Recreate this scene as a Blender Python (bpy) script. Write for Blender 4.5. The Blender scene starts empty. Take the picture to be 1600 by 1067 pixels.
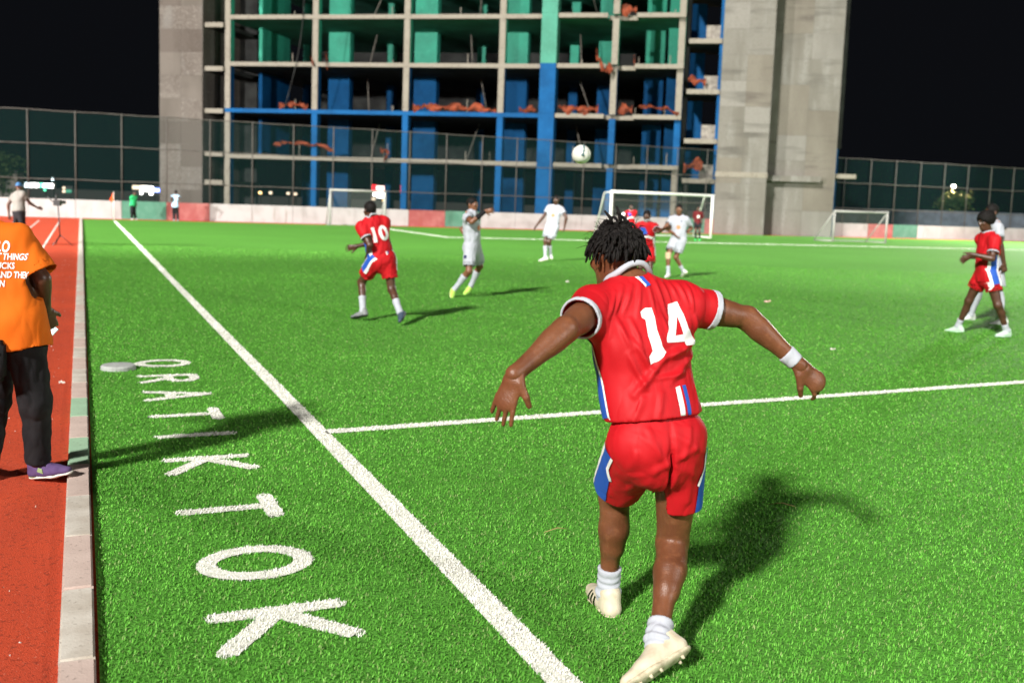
import bpy, bmesh, math, random
import numpy as np
from mathutils import Vector, Matrix
from mathutils.bvhtree import BVHTree

# ------------------------------------------------------------------ camera, world, lights, exposure
scene = bpy.context.scene
COL = scene.collection
random.seed(7); RNG = np.random.default_rng(7)

TH = math.atan(0.035)                      # slight roll of the hand-held camera
PITCH = math.radians(5.98)
_r0 = Vector((1, 0, 0)); _d0 = Vector((0, -math.sin(PITCH), -math.cos(PITCH)))
_fw = Vector((0, math.cos(PITCH), -math.sin(PITCH)))
_r = _r0 * math.cos(TH) - _d0 * math.sin(TH); _d = _r0 * math.sin(TH) + _d0 * math.cos(TH)
cam_data = bpy.data.cameras.new('camera'); cam = bpy.data.objects.new('camera', cam_data); COL.objects.link(cam)
cam.matrix_world = Matrix(((_r.x, -_d.x, -_fw.x, 0), (_r.y, -_d.y, -_fw.y, 0), (_r.z, -_d.z, -_fw.z, 1.7), (0, 0, 0, 1)))
cam_data.sensor_width = 36; cam_data.lens = 36 * 1550 / 1600; cam_data.shift_y = -0.0347
cam_data.clip_start = 0.1; cam_data.clip_end = 900
cam_data.dof.use_dof = True; cam_data.dof.focus_distance = 4.6; cam_data.dof.aperture_fstop = 2.5
scene.camera = cam

world = bpy.data.worlds.new('World'); scene.world = world; world.use_nodes = True
wn = world.node_tree; wn.nodes.clear()
wo = wn.nodes.new('ShaderNodeOutputWorld'); wb = wn.nodes.new('ShaderNodeBackground'); sky = wn.nodes.new('ShaderNodeTexSky')
sky.sky_type = 'NISHITA'; sky.sun_disc = False; sky.sun_elevation = math.radians(-6); sky.sun_rotation = math.radians(200)
wb.inputs['Strength'].default_value = 0.05
wadd = wn.nodes.new('ShaderNodeMix'); wadd.data_type = 'RGBA'; wadd.blend_type = 'ADD'; wadd.inputs[0].default_value = 1
wadd.inputs[7].default_value = (0.045, 0.05, 0.065, 1)      # faint glow of the town
wn.links.new(sky.outputs[0], wadd.inputs[6]); wn.links.new(wadd.outputs[2], wb.inputs['Color']); wn.links.new(wb.outputs[0], wo.inputs['Surface'])

SUN_EL = math.radians(31)                  # the floodlights behind the camera, to its left
_h = Vector((0.50, 0.866, 0)).normalized()
SUN_DIR = Vector((_h.x * math.cos(SUN_EL), _h.y * math.cos(SUN_EL), -math.sin(SUN_EL)))
sun_data = bpy.data.lights.new('floodlight', 'SUN'); sun = bpy.data.objects.new('floodlight', sun_data); COL.objects.link(sun)
sun_data.energy = 4.0; sun_data.angle = math.radians(4.5); sun_data.color = (1.0, 0.965, 0.9)
sun.rotation_euler = SUN_DIR.to_track_quat('-Z', 'Y').to_euler(); sun.location = (-30, -50, 35)

def fill_spot(pos, aim, watts, deg, col=(1, .97, .92)):
    d = bpy.data.lights.new('fill_floodlight_lamp', 'SPOT'); o = bpy.data.objects.new('fill_floodlight_lamp', d); COL.objects.link(o); o.location = pos
    d.energy = watts; d.spot_size = math.radians(deg); d.spot_blend = .45; d.shadow_soft_size = .9; d.color = col
    o.rotation_euler = (Vector(aim) - Vector(pos)).to_track_quat('-Z', 'Y').to_euler(); return o
# fill lamps added out of frame for building interior and shadows; glare places the second (the masts themselves are built further down)
FILL_MASTS = [((-44, 6, 13.5), (6, 74, 7), 150000, 62), ((43.5, 74, 12), (4, 22, 0), 30000, 150), ((27, -14, 14), (1, 9, 0), 15000, 95), ((36, 4, 14), (10, 66, 3), 55000, 80)]
for _p, _a, _w, _s in FILL_MASTS: fill_spot(_p, _a, _w, _s)
vs = scene.view_settings; vs.view_transform = 'Standard'; vs.look = 'None'; vs.exposure = 0.72; vs.gamma = 1.0; vs.use_curve_mapping = False
scene.render.engine = 'CYCLES'; scene.cycles.use_denoising = True
scene.cycles.max_bounces = 6; scene.cycles.transparent_max_bounces = 16; scene.cycles.sample_clamp_indirect = 4

# ------------------------------------------------------------------ helpers
def V(*a): return np.array(a, float)
def N(v): v = np.asarray(v, float); return v / (np.linalg.norm(v) + 1e-12)

def tag(o, label, cat, group=None):
    o['label'] = label; o['category'] = cat
    if group: o['group'] = group
    return o
def kind(o, k): o['kind'] = k; return o

ORG = {}
def porg(p):
    return ORG.get(p.name, V(0, 0, 0))
def mo(name, verts, faces, mat, parent=None, smooth=False, base=None):
    verts = np.asarray(verts, float)
    b = porg(parent) if parent is not None else (V(0, 0, 0) if base is None else np.asarray(base, float))
    me = bpy.data.meshes.new(name)
    me.from_pydata((verts - b).tolist(), [], faces.tolist() if hasattr(faces, 'tolist') else faces)
    if mat is not None: me.materials.append(mat)
    if smooth: me.polygons.foreach_set('use_smooth', [True] * len(me.polygons))
    o = bpy.data.objects.new(name, me); COL.objects.link(o)
    if parent is not None: o.parent = parent
    else: o.location = b
    ORG[o.name] = b
    return o
def empty(name, base):
    o = bpy.data.objects.new(name, None); COL.objects.link(o); o.location = base; o.empty_display_size = 0.2
    ORG[o.name] = np.asarray(base, float); return o

CUBE = [(0, 1, 3, 2), (4, 6, 7, 5), (0, 4, 5, 1), (2, 3, 7, 6), (0, 2, 6, 4), (1, 5, 7, 3)]
class MB:
    def __init__(s): s.v = []; s.f = []
    def box(s, o, a, b, c):
        """o corner, a, b, c edge vectors"""
        o, a, b, c = (np.asarray(x, float) for x in (o, a, b, c)); n = len(s.v)
        if np.dot(np.cross(a, b), c) < 0: a, b = b, a
        for i in (0, 1):
            for j in (0, 1):
                for k in (0, 1): s.v.append(o + a * i + b * j + c * k)
        s.f += [tuple(n + x for x in q) for q in CUBE]; return s
    def tube(s, pts, r, n=8, caps=True):
        pts = [np.asarray(p, float) for p in pts]; rs = r if hasattr(r, '__len__') else [r] * len(pts)
        b0 = len(s.v); up = V(0.13, 0.21, 0.97)
        for i, p in enumerate(pts):
            t = N(pts[min(i + 1, len(pts) - 1)] - pts[max(i - 1, 0)])
            if abs(t @ up) > .97: up = V(1, 0.1, 0)
            x = N(np.cross(up, t)); y = np.cross(t, x)
            for k in range(n):
                a = 2 * math.pi * k / n; s.v.append(p + (x * math.cos(a) + y * math.sin(a)) * rs[i])
        for i in range(len(pts) - 1):
            for k in range(n):
                a, b = b0 + i * n + k, b0 + i * n + (k + 1) % n
                s.f.append((a, b, b + n, a + n))
        if caps:
            s.f.append(tuple(b0 + k for k in range(n))[::-1]); s.f.append(tuple(b0 + (len(pts) - 1) * n + k for k in range(n)))
        return s
    def poly(s, pts):
        n = len(s.v); s.v += [np.asarray(p, float) for p in pts]; s.f.append(tuple(range(n, n + len(pts)))); return s
    def obj(s, name, mat, parent=None, smooth=False, base=None): return mo(name, s.v, s.f, mat, parent, smooth, base)

# ------------------------------------------------------------------ materials
def mat(name, col, rough=.7, spec=.3, noise=None, bump=None, emis=None, attr=None, metal=0, sss=0):
    """noise = [(scale, colour2, lo, hi, detail)], bump = (scale, strength, distance)"""
    m = bpy.data.materials.new(name); m.use_nodes = True; nt = m.node_tree; b = nt.nodes['Principled BSDF']; L = nt.links.new
    b.inputs['Roughness'].default_value = rough; b.inputs['Specular IOR Level'].default_value = spec; b.inputs['Metallic'].default_value = metal
    c = (*col, 1); b.inputs['Base Color'].default_value = c
    tc = nt.nodes.new('ShaderNodeTexCoord'); out = None
    if attr:
        a = nt.nodes.new('ShaderNodeVertexColor'); a.layer_name = attr; out = a.outputs[0]
    for (sc, c2, lo, hi, det) in (noise or []):
        n = nt.nodes.new('ShaderNodeTexNoise'); n.inputs['Detail'].default_value = det
        if hasattr(sc, '__len__'):
            mp = nt.nodes.new('ShaderNodeMapping'); mp.inputs['Scale'].default_value = sc; L(tc.outputs['Object'], mp.inputs[0]); L(mp.outputs[0], n.inputs[0]); n.inputs['Scale'].default_value = 1
        else:
            L(tc.outputs['Object'], n.inputs[0]); n.inputs['Scale'].default_value = sc
        r = nt.nodes.new('ShaderNodeMapRange'); r.inputs[1].default_value = lo; r.inputs[2].default_value = hi; L(n.outputs[0], r.inputs[0])
        x = nt.nodes.new('ShaderNodeMix'); x.data_type = 'RGBA'; L(r.outputs[0], x.inputs[0])
        if out is None: x.inputs[6].default_value = c
        else: L(out, x.inputs[6])
        x.inputs[7].default_value = (*c2, 1); out = x.outputs[2]
    if out is not None: L(out, b.inputs['Base Color'])
    if bump:
        n = nt.nodes.new('ShaderNodeTexNoise'); n.inputs['Scale'].default_value = bump[0]; n.inputs['Detail'].default_value = 4; L(tc.outputs['Object'], n.inputs[0])
        bp = nt.nodes.new('ShaderNodeBump'); bp.inputs['Strength'].default_value = bump[1]; bp.inputs['Distance'].default_value = bump[2]
        L(n.outputs[0], bp.inputs['Height']); L(bp.outputs[0], b.inputs['Normal'])
    if emis:
        b.inputs['Emission Color'].default_value = (*emis[0], 1); b.inputs['Emission Strength'].default_value = emis[1]
    if sss:
        b.inputs['Subsurface Weight'].default_value = sss; b.inputs['Subsurface Radius'].default_value = (.012, .005, .003); b.inputs['Subsurface Scale'].default_value = 1
    return m
def netmat(name, col, cover):
    """netting too fine to resolve: mostly open"""
    m = bpy.data.materials.new(name); m.use_nodes = True; nt = m.node_tree; nt.nodes.clear(); L = nt.links.new
    o = nt.nodes.new('ShaderNodeOutputMaterial'); d = nt.nodes.new('ShaderNodeBsdfDiffuse'); t = nt.nodes.new('ShaderNodeBsdfTransparent'); x = nt.nodes.new('ShaderNodeMixShader')
    d.inputs[0].default_value = (*col, 1); x.inputs[0].default_value = cover
    L(t.outputs[0], x.inputs[1]); L(d.outputs[0], x.inputs[2]); L(x.outputs[0], o.inputs[0]); return m

M = {}
M['ground'] = mat('ground_asphalt', (.022, .021, .02), .9, noise=[(.8, (.03, .028, .025), .4, .6, 3)])
M['track'] = mat('track_rubber', (.56, .072, .028), .9, .15, noise=[(1.1, (.47, .062, .028), .35, .65, 4), (55., (.26, .04, .02), .54, .70, 6), (90., (.62, .2, .13), .64, .74, 3)], bump=(160, .9, .006))
M['turf'] = mat('turf_backing', (.092, .30, .036), .8, .2, noise=[(.22, (.078, .255, .030), .38, .62, 4), (9., (.108, .335, .044), .45, .7, 5), (70., (.07, .23, .028), .5, .7, 4)], bump=(60, .8, .02))
M['blade'] = mat('turf_blade', (.1, .3, .03), .75, .12, attr='col')
M['line'] = mat('painted_line', (.74, .74, .68), .8, .2, noise=[(40, (.45, .5, .38), .5, .7, 4)])
M['lane'] = mat('lane_paint', (.72, .66, .6), .7, .3, noise=[(25, (.5, .3, .24), .58, .72, 5)])
M['kerb_white'] = mat('kerb_cream', (.60, .56, .50), .8, .2, noise=[(6, (.44, .39, .33), .4, .7, 5), (40, (.33, .29, .25), .6, .75, 4)], bump=(80, .4, .004))
M['kerb_pink'] = mat('kerb_pink', (.58, .46, .41), .8, .2, noise=[(6, (.50, .39, .345), .4, .7, 5), (40, (.28, .22, .19), .6, .75, 4)], bump=(80, .4, .004))
M['kerb_green'] = mat('kerb_green', (.34, .52, .36), .8, .2, noise=[(6, (.30, .45, .31), .4, .7, 5), (40, (.2, .25, .18), .6, .75, 4)], bump=(80, .4, .004))
M['wall_white'] = mat('wall_white_paint', (.35, .345, .34), .8, .2, noise=[(1.2, (.29, .285, .275), .42, .68, 5), ((3, 3, .6), (.22, .20, .175), .6, .78, 5)])
M['wall_red'] = mat('wall_red_paint', (.25, .07, .066), .8, .2, noise=[(1.8, (.31, .12, .11), .42, .68, 5), ((3, 3, .6), (.25, .07, .06), .58, .75, 5)])
M['wall_green'] = mat('wall_green_paint', (.06, .17, .115), .8, .2, noise=[(1.8, (.09, .21, .15), .42, .68, 5), ((3, 3, .6), (.06, .15, .1), .6, .75, 5)])
M['coping'] = mat('wall_coping', (.30, .28, .25), .85, .2, noise=[(3, (.2, .18, .16), .4, .7, 4)])
M['post'] = mat('fence_steel', (.085, .082, .075), .8, .1, noise=[(3, (.06, .054, .047), .4, .7, 4)])
M['net'] = netmat('fence_netting', (.012, .036, .034), .20)
M['goalnet'] = netmat('goal_netting', (.4, .42, .4), .08)
M['concrete'] = mat('bare_concrete', (.150, .142, .126), .85, .2, noise=[((.45, .45, .12), (.112, .104, .088), .40, .62, 4), ((1.6, 1.6, .35), (.185, .18, .165), .50, .72, 5), ((.25, .25, 1.3), (.085, .08, .07), .56, .72, 5), (9, (.12, .11, .095), .5, .75, 5)], bump=(9, .35, .03))
M['concrete2'] = mat('bare_concrete_brown', (.105, .090, .078), .85, .2, noise=[((.45, .45, .14), (.08, .066, .056), .40, .62, 4), ((1.4, 1.4, .3), (.125, .115, .105), .50, .72, 5), ((.25, .25, 1.2), (.13, .115, .1), .56, .74, 5), (9, (.19, .17, .15), .5, .75, 5)], bump=(9, .35, .03))
M['slab'] = mat('slab_concrete', (.205, .187, .155), .85, .2, noise=[(.8, (.19, .172, .14), .4, .65, 5), (5, (.12, .105, .085), .55, .75, 5)])
M['blue'] = mat('blue_paint', (.004, .070, .200), .7, .1, noise=[(.7, (.003, .050, .145), .4, .65, 4), (6, (.010, .09, .22), .55, .8, 5)])
M['teal'] = mat('green_paint', (.035, .36, .24), .6, .3, noise=[(.7, (.028, .28, .19), .4, .65, 4), (6, (.07, .4, .28), .55, .8, 5)])
M['teal_pier'] = mat('green_pier_paint', (.05, .21, .15), .7, .2, noise=[(.7, (.042, .17, .12), .4, .65, 4), (6, (.08, .26, .19), .55, .8, 5)])
M['ceil'] = mat('green_soffit', (.06, .26, .185), .8, .2, noise=[(.5, (.045, .19, .135), .4, .6, 4)])
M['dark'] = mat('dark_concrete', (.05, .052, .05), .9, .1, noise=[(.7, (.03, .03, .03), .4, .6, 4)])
M['orange_net'] = mat('orange_debris_net', (.24, .052, .022), .8, .2, noise=[(2.5, (.10, .026, .014), .4, .7, 4)], bump=(20, .8, .05))
M['rubble'] = mat('rubble_grey', (.24, .22, .19), .9, .1, noise=[(4, (.14, .125, .11), .4, .65, 5)], bump=(9, .7, .05))
M['frame_white'] = mat('goal_paint', (.74, .74, .70), .45, .4, noise=[(4, (.6, .58, .52), .5, .8, 4)])
M['goal_grey'] = mat('goal_grey_paint', (.28, .28, .26), .5, .4, noise=[(4, (.33, .31, .27), .5, .8, 4)])
M['skin'] = mat('skin_brown', (.165, .060, .026), .42, .42, noise=[(7, (.11, .037, .016), .40, .66, 4), (30, (.20, .076, .034), .52, .74, 4), (140, (.13, .046, .022), .55, .75, 3)], bump=(150, .55, .003), sss=.06)
M['skin_dark'] = mat('skin_dark', (.085, .035, .02), .42, .5, noise=[(14, (.055, .022, .013), .42, .7, 4)], sss=.04)
M['skin_mid'] = mat('skin_mid', (.20, .085, .045), .45, .45, noise=[(14, (.14, .055, .028), .42, .7, 4)], sss=.06)
M['red'] = mat('red_jersey', (.47, .006, .012), .62, .25, noise=[(5, (.43, .005, .010), .4, .7, 3)], bump=(420, .12, .0015))
M['red_plain'] = mat('red_jersey_far', (.48, .008, .014), .65, .2)
M['darkred'] = mat('maroon_jersey', (.10, .008, .010), .7, .2)
M['white'] = mat('white_cloth', (.43, .45, .51), .75, .2, bump=(300, .1, .001))
M['whiteprint'] = mat('white_print', (.78, .78, .78), .6, .25, bump=(260, .15, .001))
M['blueprint'] = mat('blue_print', (.018, .085, .42), .6, .25)
M['navy'] = mat('navy_print', (.012, .02, .09), .6, .25)
M['orangeprint'] = mat('orange_print', (.70, .26, .12), .7, .2)
M['orange'] = mat('orange_shirt', (.66, .135, .008), .8, .15, noise=[(4, (.58, .112, .007), .4, .7, 3)], bump=(350, .2, .0015))
M['black'] = mat('black_cloth', (.012, .012, .014), .85, .15, noise=[(6, (.02, .02, .022), .4, .7, 4)], bump=(200, .3, .002))
M['hair'] = mat('black_hair', (.006, .005, .005), .7, .2, noise=[(60, (.012, .010, .009), .4, .7, 3)], bump=(90, .8, .006))
M['eye_white'] = mat('eye_white', (.6, .58, .54), .3, .5)
M['eye_dark'] = mat('eye_dark', (.01, .008, .007), .25, .5)
M['cream'] = mat('cream_boot', (.62, .55, .42), .55, .35, noise=[(30, (.52, .44, .32), .45, .7, 4)], bump=(150, .3, .002))
M['sole'] = mat('boot_sole', (.58, .52, .38), .5, .35, noise=[(30, (.35, .3, .2), .45, .7, 4)])
M['whiteboot'] = mat('white_boot', (.66, .68, .66), .5, .35)
M['mintboot'] = mat('mint_boot', (.52, .72, .56), .5, .35)
M['limeboot'] = mat('lime_boot', (.45, .75, .12), .5, .35)
M['greyboot'] = mat('grey_boot', (.20, .21, .22), .5, .35)
M['blueboot'] = mat('blue_black_boot', (.05, .075, .115), .5, .35)
M['greenboot'] = mat('green_boot', (.05, .75, .2), .5, .35)
M['purple'] = mat('purple_suede', (.105, .065, .165), .85, .15, noise=[(20, (.075, .045, .12), .4, .7, 4)], bump=(120, .4, .002))
M['midsole'] = mat('midsole_white', (.66, .66, .6), .6, .3)
M['midsole_green'] = mat('midsole_olive', (.22, .30, .13), .6, .3)
M['knee_pad'] = mat('beige_bandage', (.60, .45, .30), .85, .1)
M['grey_shirt'] = mat('grey_shirt', (.17, .16, .145), .8, .15)
M['blue_cap'] = mat('blue_cap', (.05, .14, .30), .8, .15)
M['green_shirt'] = mat('green_shirt', (.03, .42, .15), .8, .15)
M['sky_shirt'] = mat('light_blue_shirt', (.36, .52, .68), .8, .15)
M['plastic'] = mat('black_plastic', (.015, .015, .016), .4, .5)
M['disc'] = mat('pale_plate', (.42, .44, .43), .6, .3, noise=[(20, (.33, .34, .33), .4, .7, 4)])
M['litter'] = mat('litter_paper', (.66, .62, .56), .8, .2)
M['litter_pink'] = mat('litter_pink', (.75, .45, .42), .8, .2)
M['straw'] = mat('straw_brown', (.30, .24, .10), .9, .1)
M['flag'] = mat('corner_flag_orange', (.85, .12, .03), .7, .2)
def cloth_folds(m, scale, strength, dist):
    """adds stretched fine creases to a cloth material's existing bump"""
    nt = m.node_tree; L = nt.links.new; b = nt.nodes['Principled BSDF']; tc = nt.nodes.new('ShaderNodeTexCoord'); mp = nt.nodes.new('ShaderNodeMapping'); mp.inputs['Scale'].default_value = scale
    n = nt.nodes.new('ShaderNodeTexNoise'); n.inputs['Scale'].default_value = 1; n.inputs['Detail'].default_value = 1; n.inputs['Distortion'].default_value = .6
    r = nt.nodes.new('ShaderNodeMath'); r.operation = 'ABSOLUTE'; s = nt.nodes.new('ShaderNodeMath'); s.operation = 'SUBTRACT'; s.inputs[1].default_value = .5
    bp = nt.nodes.new('ShaderNodeBump'); bp.inputs['Strength'].default_value = strength; bp.inputs['Distance'].default_value = dist
    L(tc.outputs['Object'], mp.inputs[0]); L(mp.outputs[0], n.inputs[0]); L(n.outputs[0], s.inputs[0]); L(s.outputs[0], r.inputs[0]); L(r.outputs[0], bp.inputs['Height'])
    if b.inputs['Normal'].links: L(b.inputs['Normal'].links[0].from_socket, bp.inputs['Normal'])
    L(bp.outputs[0], b.inputs['Normal'])
cloth_folds(M['red'], (13, 13, 4), .5, .020); cloth_folds(M['red_plain'], (12, 12, 4), .6, .035); cloth_folds(M['white'], (12, 12, 4), .6, .035); cloth_folds(M['orange'], (7, 7, 3), .5, .04); cloth_folds(M['black'], (10, 10, 4), .6, .03)
M['leaf'] = mat('leaf_green', (.02, .036, .010), .7, .1, noise=[(3, (.03, .046, .014), .4, .7, 3)])
M['bark'] = mat('bark', (.05, .038, .028), .9, .1, noise=[(12, (.03, .022, .016), .4, .7, 4)])
M['screen'] = mat('phone_screen', (.8, .9, .9), .2, .5, emis=((.75, .95, .95), 1.2))
def lit(name, col, s): return mat(name, tuple(.6 * c for c in col), .5, .3, emis=(col, s))
M['lit_white'] = lit('lit_white', (1, .97, .92), 7); M['lit_cyan'] = lit('lit_cyan', (.75, .95, 1), 6); M['lit_green'] = lit('lit_green', (.12, .9, .45), 3.0)
M['lit_red'] = lit('lit_red', (1, .02, .03), 2.2); M['lit_pink'] = lit('lit_pink', (1, .55, .5), 3); M['lit_blue'] = lit('lit_blue', (.12, .2, 1), 2.5)
M['lit_amber'] = lit('lit_amber', (1, .62, .25), 2.6); M['lit_dim'] = lit('lit_dim_green', (.06, .32, .2), .5); M['lit_warm'] = lit('lit_warm', (.9, .7, .5), 1.2)

# ------------------------------------------------------------------ the setting: ground, track, pitch, lines
Z1 = V(0, 0, 1)
S0 = V(.21, 3.38, 0); SA = N(V(-.3995, .9167, 0)); SN = V(SA[1], -SA[0], 0)       # touchline: along / towards the pitch
def SL(perp, along, z=0.): return S0 + SN * perp + SA * along + V(0, 0, z)
W0 = V(-27.25, 52.63, 0); WU = N(V(57.47, 22.43, 0)); WN = V(WU[1], -WU[0], 0)     # end wall: along / towards the camera
def WL(u, out, z): return W0 + WU * u + WN * out + V(0, 0, z)
def xsect(p, d, q, e):
    m = np.array([[d[0], -e[0]], [d[1], -e[1]]]); t = np.linalg.solve(m, (q - p)[:2]); return p + d * t[0]

def sheet(name, pts, z, m, k='structure'):
    o = mo(name, [(p[0], p[1], z) for p in pts], [tuple(range(len(pts)))], m)
    return kind(o, k)
sheet('ground', [(-400, -60, 0), (400, -60, 0), (400, 600, 0), (-400, 600, 0)], 0, M['ground'])
sheet('running_track', [(-60, -25), (60, -25), WL(100, .02, 0), WL(-40, .02, 0)], .012, M['track'])
TL = xsect(SL(-1.5, 0), SA, WL(0, 2.0, 0), WU)
pitch = sheet('pitch', [SL(-1.5, -14), SL(60, -14), WL(98, 2.0, 0), TL], .020, M['turf'])

def strip(name, a, b, w, z, m):
    a, b = np.asarray(a, float), np.asarray(b, float); d = N(b - a); n = V(d[1], -d[0], 0) * w / 2
    o = mo(name, [(*(a + n)[:2], z), (*(b + n)[:2], z), (*(b - n)[:2], z), (*(a - n)[:2], z)], [(0, 1, 2, 3)], m); return o
HALF0 = V(-1.3, 6.94, 0); HALFD = N(V(6.66, 3.27, 0))
LINES = [(SL(0, -8), SL(0, 50.8), .12), (HALF0, HALF0 + HALFD * 62, .12),
         (V(-2.96, 44.26, 0), V(30.5, 56.1, 0), .13), (V(-7.05, 53.69, 0), V(-2.96, 44.26, 0), .13)]
for nm, (a, b, w) in zip(('touch_line', 'halfway_line', 'penalty_area_line', 'penalty_area_side_line'), LINES):
    kind(strip(nm, a, b, w, .025, M['line']), 'structure')
for i, p in enumerate((-2.52, -3.42, -4.32)):
    kind(strip('lane_line', SL(p, -6), SL(p, 50), .06, .017, M['lane']), 'structure')

# letters worked into the turf beside the touchline; strokes in (reading direction, up) units
GLYPH = {'O': None, 'R': [[(-.36, -.5), (-.36, .44), (.08, .44), (.3, .32), (.3, .1), (.08, -.02), (-.36, -.02)], [(-.02, -.02), (.36, -.5)]],
         'A': [[(-.4, -.5), (0, .5), (.4, -.5)], [(-.24, -.12), (.24, -.12)]], 'T': [[(0, -.5), (0, .44)], [(-.4, .44), (.4, .44)]], 'I': [[(0, -.5), (0, .5)]],
         'K': [[(-.34, -.5), (-.34, .5)], [(.36, .5), (-.3, -.02), (.4, -.5)]]}
GLYPH['O'] = [[(.40 * math.cos(a), .46 * math.sin(a)) for a in np.linspace(0, 2 * math.pi, 25)]]
TEXT = [('O', 7.05), ('R', 6.22), ('A', 5.45), ('T', 4.66), ('I', 4.0), ('K', 3.22), ('T', 2.28), ('O', 1.45), ('K', .74)]
LH, LWID = .47, .34        # letter height; letter half-widths are scaled by this
SEGS = []
def glyph_pt(al, q): return SL(-.83 + q[1] * LH, al - q[0] * LWID * 1.25)
for ch, al in TEXT:
    lm = MB()
    for st in GLYPH[ch]:
        P = [glyph_pt(al, q) for q in st]
        for a, b in zip(P[:-1], P[1:]):
            d = N(b - a); n = V(d[1], -d[0], 0) * .043; e = d * .014
            lm.poly([(*(a - e + n)[:2], .025), (*(b + e + n)[:2], .025), (*(b + e - n)[:2], .025), (*(a - e - n)[:2], .025)]); SEGS.append((a, b, .046))
    for i in range(3, len(lm.v), 4):                      # strokes overlap: lift each a hair
        for j in range(i - 3, i + 1): lm.v[j] = lm.v[j] + V(0, 0, .0002 * (i // 4))
    kind(lm.obj('painted_letter', M['line']), 'structure')

# kerb of painted concrete blocks between track and turf
kerb = empty('kerb', SL(-1.585, 0, 0)); kind(kerb, 'structure')
KB = .672; pal = ['kerb_pink', 'kerb_green', 'kerb_pink', 'kerb_green', 'kerb_pink', 'kerb_white', 'kerb_pink', 'kerb_white', 'kerb_pink', 'kerb_white']
kmesh = {}
def kerb_mesh(mname):
    w, l, h, c = .060, KB / 2 - .004, .05, .008
    bm = bmesh.new(); bmesh.ops.create_cube(bm, size=1)
    for v in bm.verts: v.co = Vector((v.co.x * 2 * w, v.co.y * 2 * l, (v.co.z + .5) * h))
    bmesh.ops.bevel(bm, geom=[e for e in bm.edges if abs(e.verts[0].co.z - h) < 1e-4 and abs(e.verts[1].co.z - h) < 1e-4], offset=c, segments=2, affect='EDGES')
    me = bpy.data.meshes.new('kerb_block'); bm.to_mesh(me); bm.free(); me.materials.append(M[mname]); return me
for i in range(-12, 76):
    al = 3.40 - .09 + KB * (i + .5) - .672 * 0      # joints as counted from the nearest ones in view
    nm = pal[(i + 1) % len(pal)] if i < 9 else ('kerb_white' if (i % 3) else 'kerb_pink') if i < 22 else 'kerb_white'
    if nm not in kmesh: kmesh[nm] = kerb_mesh(nm)
    o = bpy.data.objects.new('kerb_block', kmesh[nm]); COL.objects.link(o); o.parent = kerb
    p = SL(-1.572, al) - porg(kerb); o.location = (p[0], p[1], .010 + random.uniform(-.003, .003))
    o.rotation_euler = (0, random.uniform(-.008, .008), math.atan2(-SA[0], SA[1]) + random.uniform(-.004, .004))

# ------------------------------------------------------------------ end wall of painted panels, netting fence above it
wall = empty('perimeter_wall', WL(20, 0, 0)); tag(wall, 'low painted end wall of white, red and green panels behind the goals', 'wall')
PW = 2.327
for k in range(-4, 33):
    u0 = 5.99 + (k - 2) * PW
    c = {2: 'wall_green', 3: 'wall_red', 9: 'wall_red', 10: 'wall_green', 17: 'wall_green', 18: 'wall_red', 24: 'wall_red', 25: 'wall_green'}.get(k, 'wall_white')
    MB().box(WL(u0 + .012, 0, 0), WU * (PW - .024), WN * -.2, V(0, 0, 1.0 + random.uniform(-.008, .008))).obj('panel', M[c], wall)
MB().box(WL(-12, -.03, .0), WU * 98, WN * -.14, V(0, 0, .985)).obj('core', M['coping'], wall)

fence = empty('boundary_fence', WL(20, -.12, 1)); tag(fence, 'tall dark green netting fence on steel posts above the end wall', 'fence')
pm = None
for k in range(-4, 33):
    u = 5.99 + (k - 2) * PW + .02
    b = WL(u, -.12, .98)
    if pm is None:
        pm = MB().tube([(0, 0, 0), (0, 0, 4.75)], .032, 8); first = mo('post', np.array(pm.v) + porg(fence), pm.f, M['post'], fence, True); first.location = Vector(b - porg(fence))
    else:
        o = bpy.data.objects.new('post', first.data); COL.objects.link(o); o.parent = fence; o.location = Vector(b - porg(fence))
for z in (2.06, 3.92, 5.68):
    MB().tube([WL(u, -.12, z + .015 * math.sin(u * 1.7 + z)) for u in np.linspace(-9, 76, 86)], .028, 6).obj('rail', M['post'], fence, True)
MB().poly([WL(-9, -.17, 1.0), WL(76, -.17, 1.0), WL(76, -.17, 5.7), WL(-9, -.17, 5.7)]).obj('netting', M['net'], fence)

# ------------------------------------------------------------------ unfinished concrete building
FA = V(-22.419, 76.5, 0); FU = V(.98022, -.19789, 0); FN = V(-.19789, -.98022, 0)      # facade: along / towards the camera
def FL(u, back, z): return FA + FU * u - FN * back + V(0, 0, z)
def fbox(u0, u1, b0, b1, z0, z1): return MB().box(FL(u0, b0, z0), FU * (u1 - u0), -FN * (b1 - b0), V(0, 0, z1 - z0))
bld = empty('unfinished_building', FL(17, 0, 0)); tag(bld, 'unfinished concrete frame building with blue and green painted columns between two towers', 'building')
ZS = [4.58, 8.02, 11.47, 14.92, 18.37, 21.82, 25.3]; TH_S = .30
cols = [.28, 7.32, 14.4, 21.5, 29.56, 34.12]
DEEP = 17
for i, z in enumerate(ZS):
    runs = [(.05, 24.3), (25.55, 29.0), (29.0, 31.0), (31.0, 34.35)]
    for j, (a, b) in enumerate(runs):
        set_ = .75 if j == 2 else (-.35 if j in (1, 3) else 0)
        m = M['blue'] if (i == 1 and j == 0) else M['slab']
        f = fbox(a + .004, b - .004, set_, set_ + .35, z - TH_S, z).obj('slab_edge', m, bld)
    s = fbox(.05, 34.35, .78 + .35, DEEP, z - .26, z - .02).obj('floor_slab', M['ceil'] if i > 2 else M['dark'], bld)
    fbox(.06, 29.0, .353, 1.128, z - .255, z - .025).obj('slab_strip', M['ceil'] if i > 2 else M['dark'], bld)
    fbox(31.0, 34.34, .003, 1.128, z - .257, z - .027).obj('slab_strip', M['ceil'] if i > 2 else M['dark'], bld)
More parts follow.
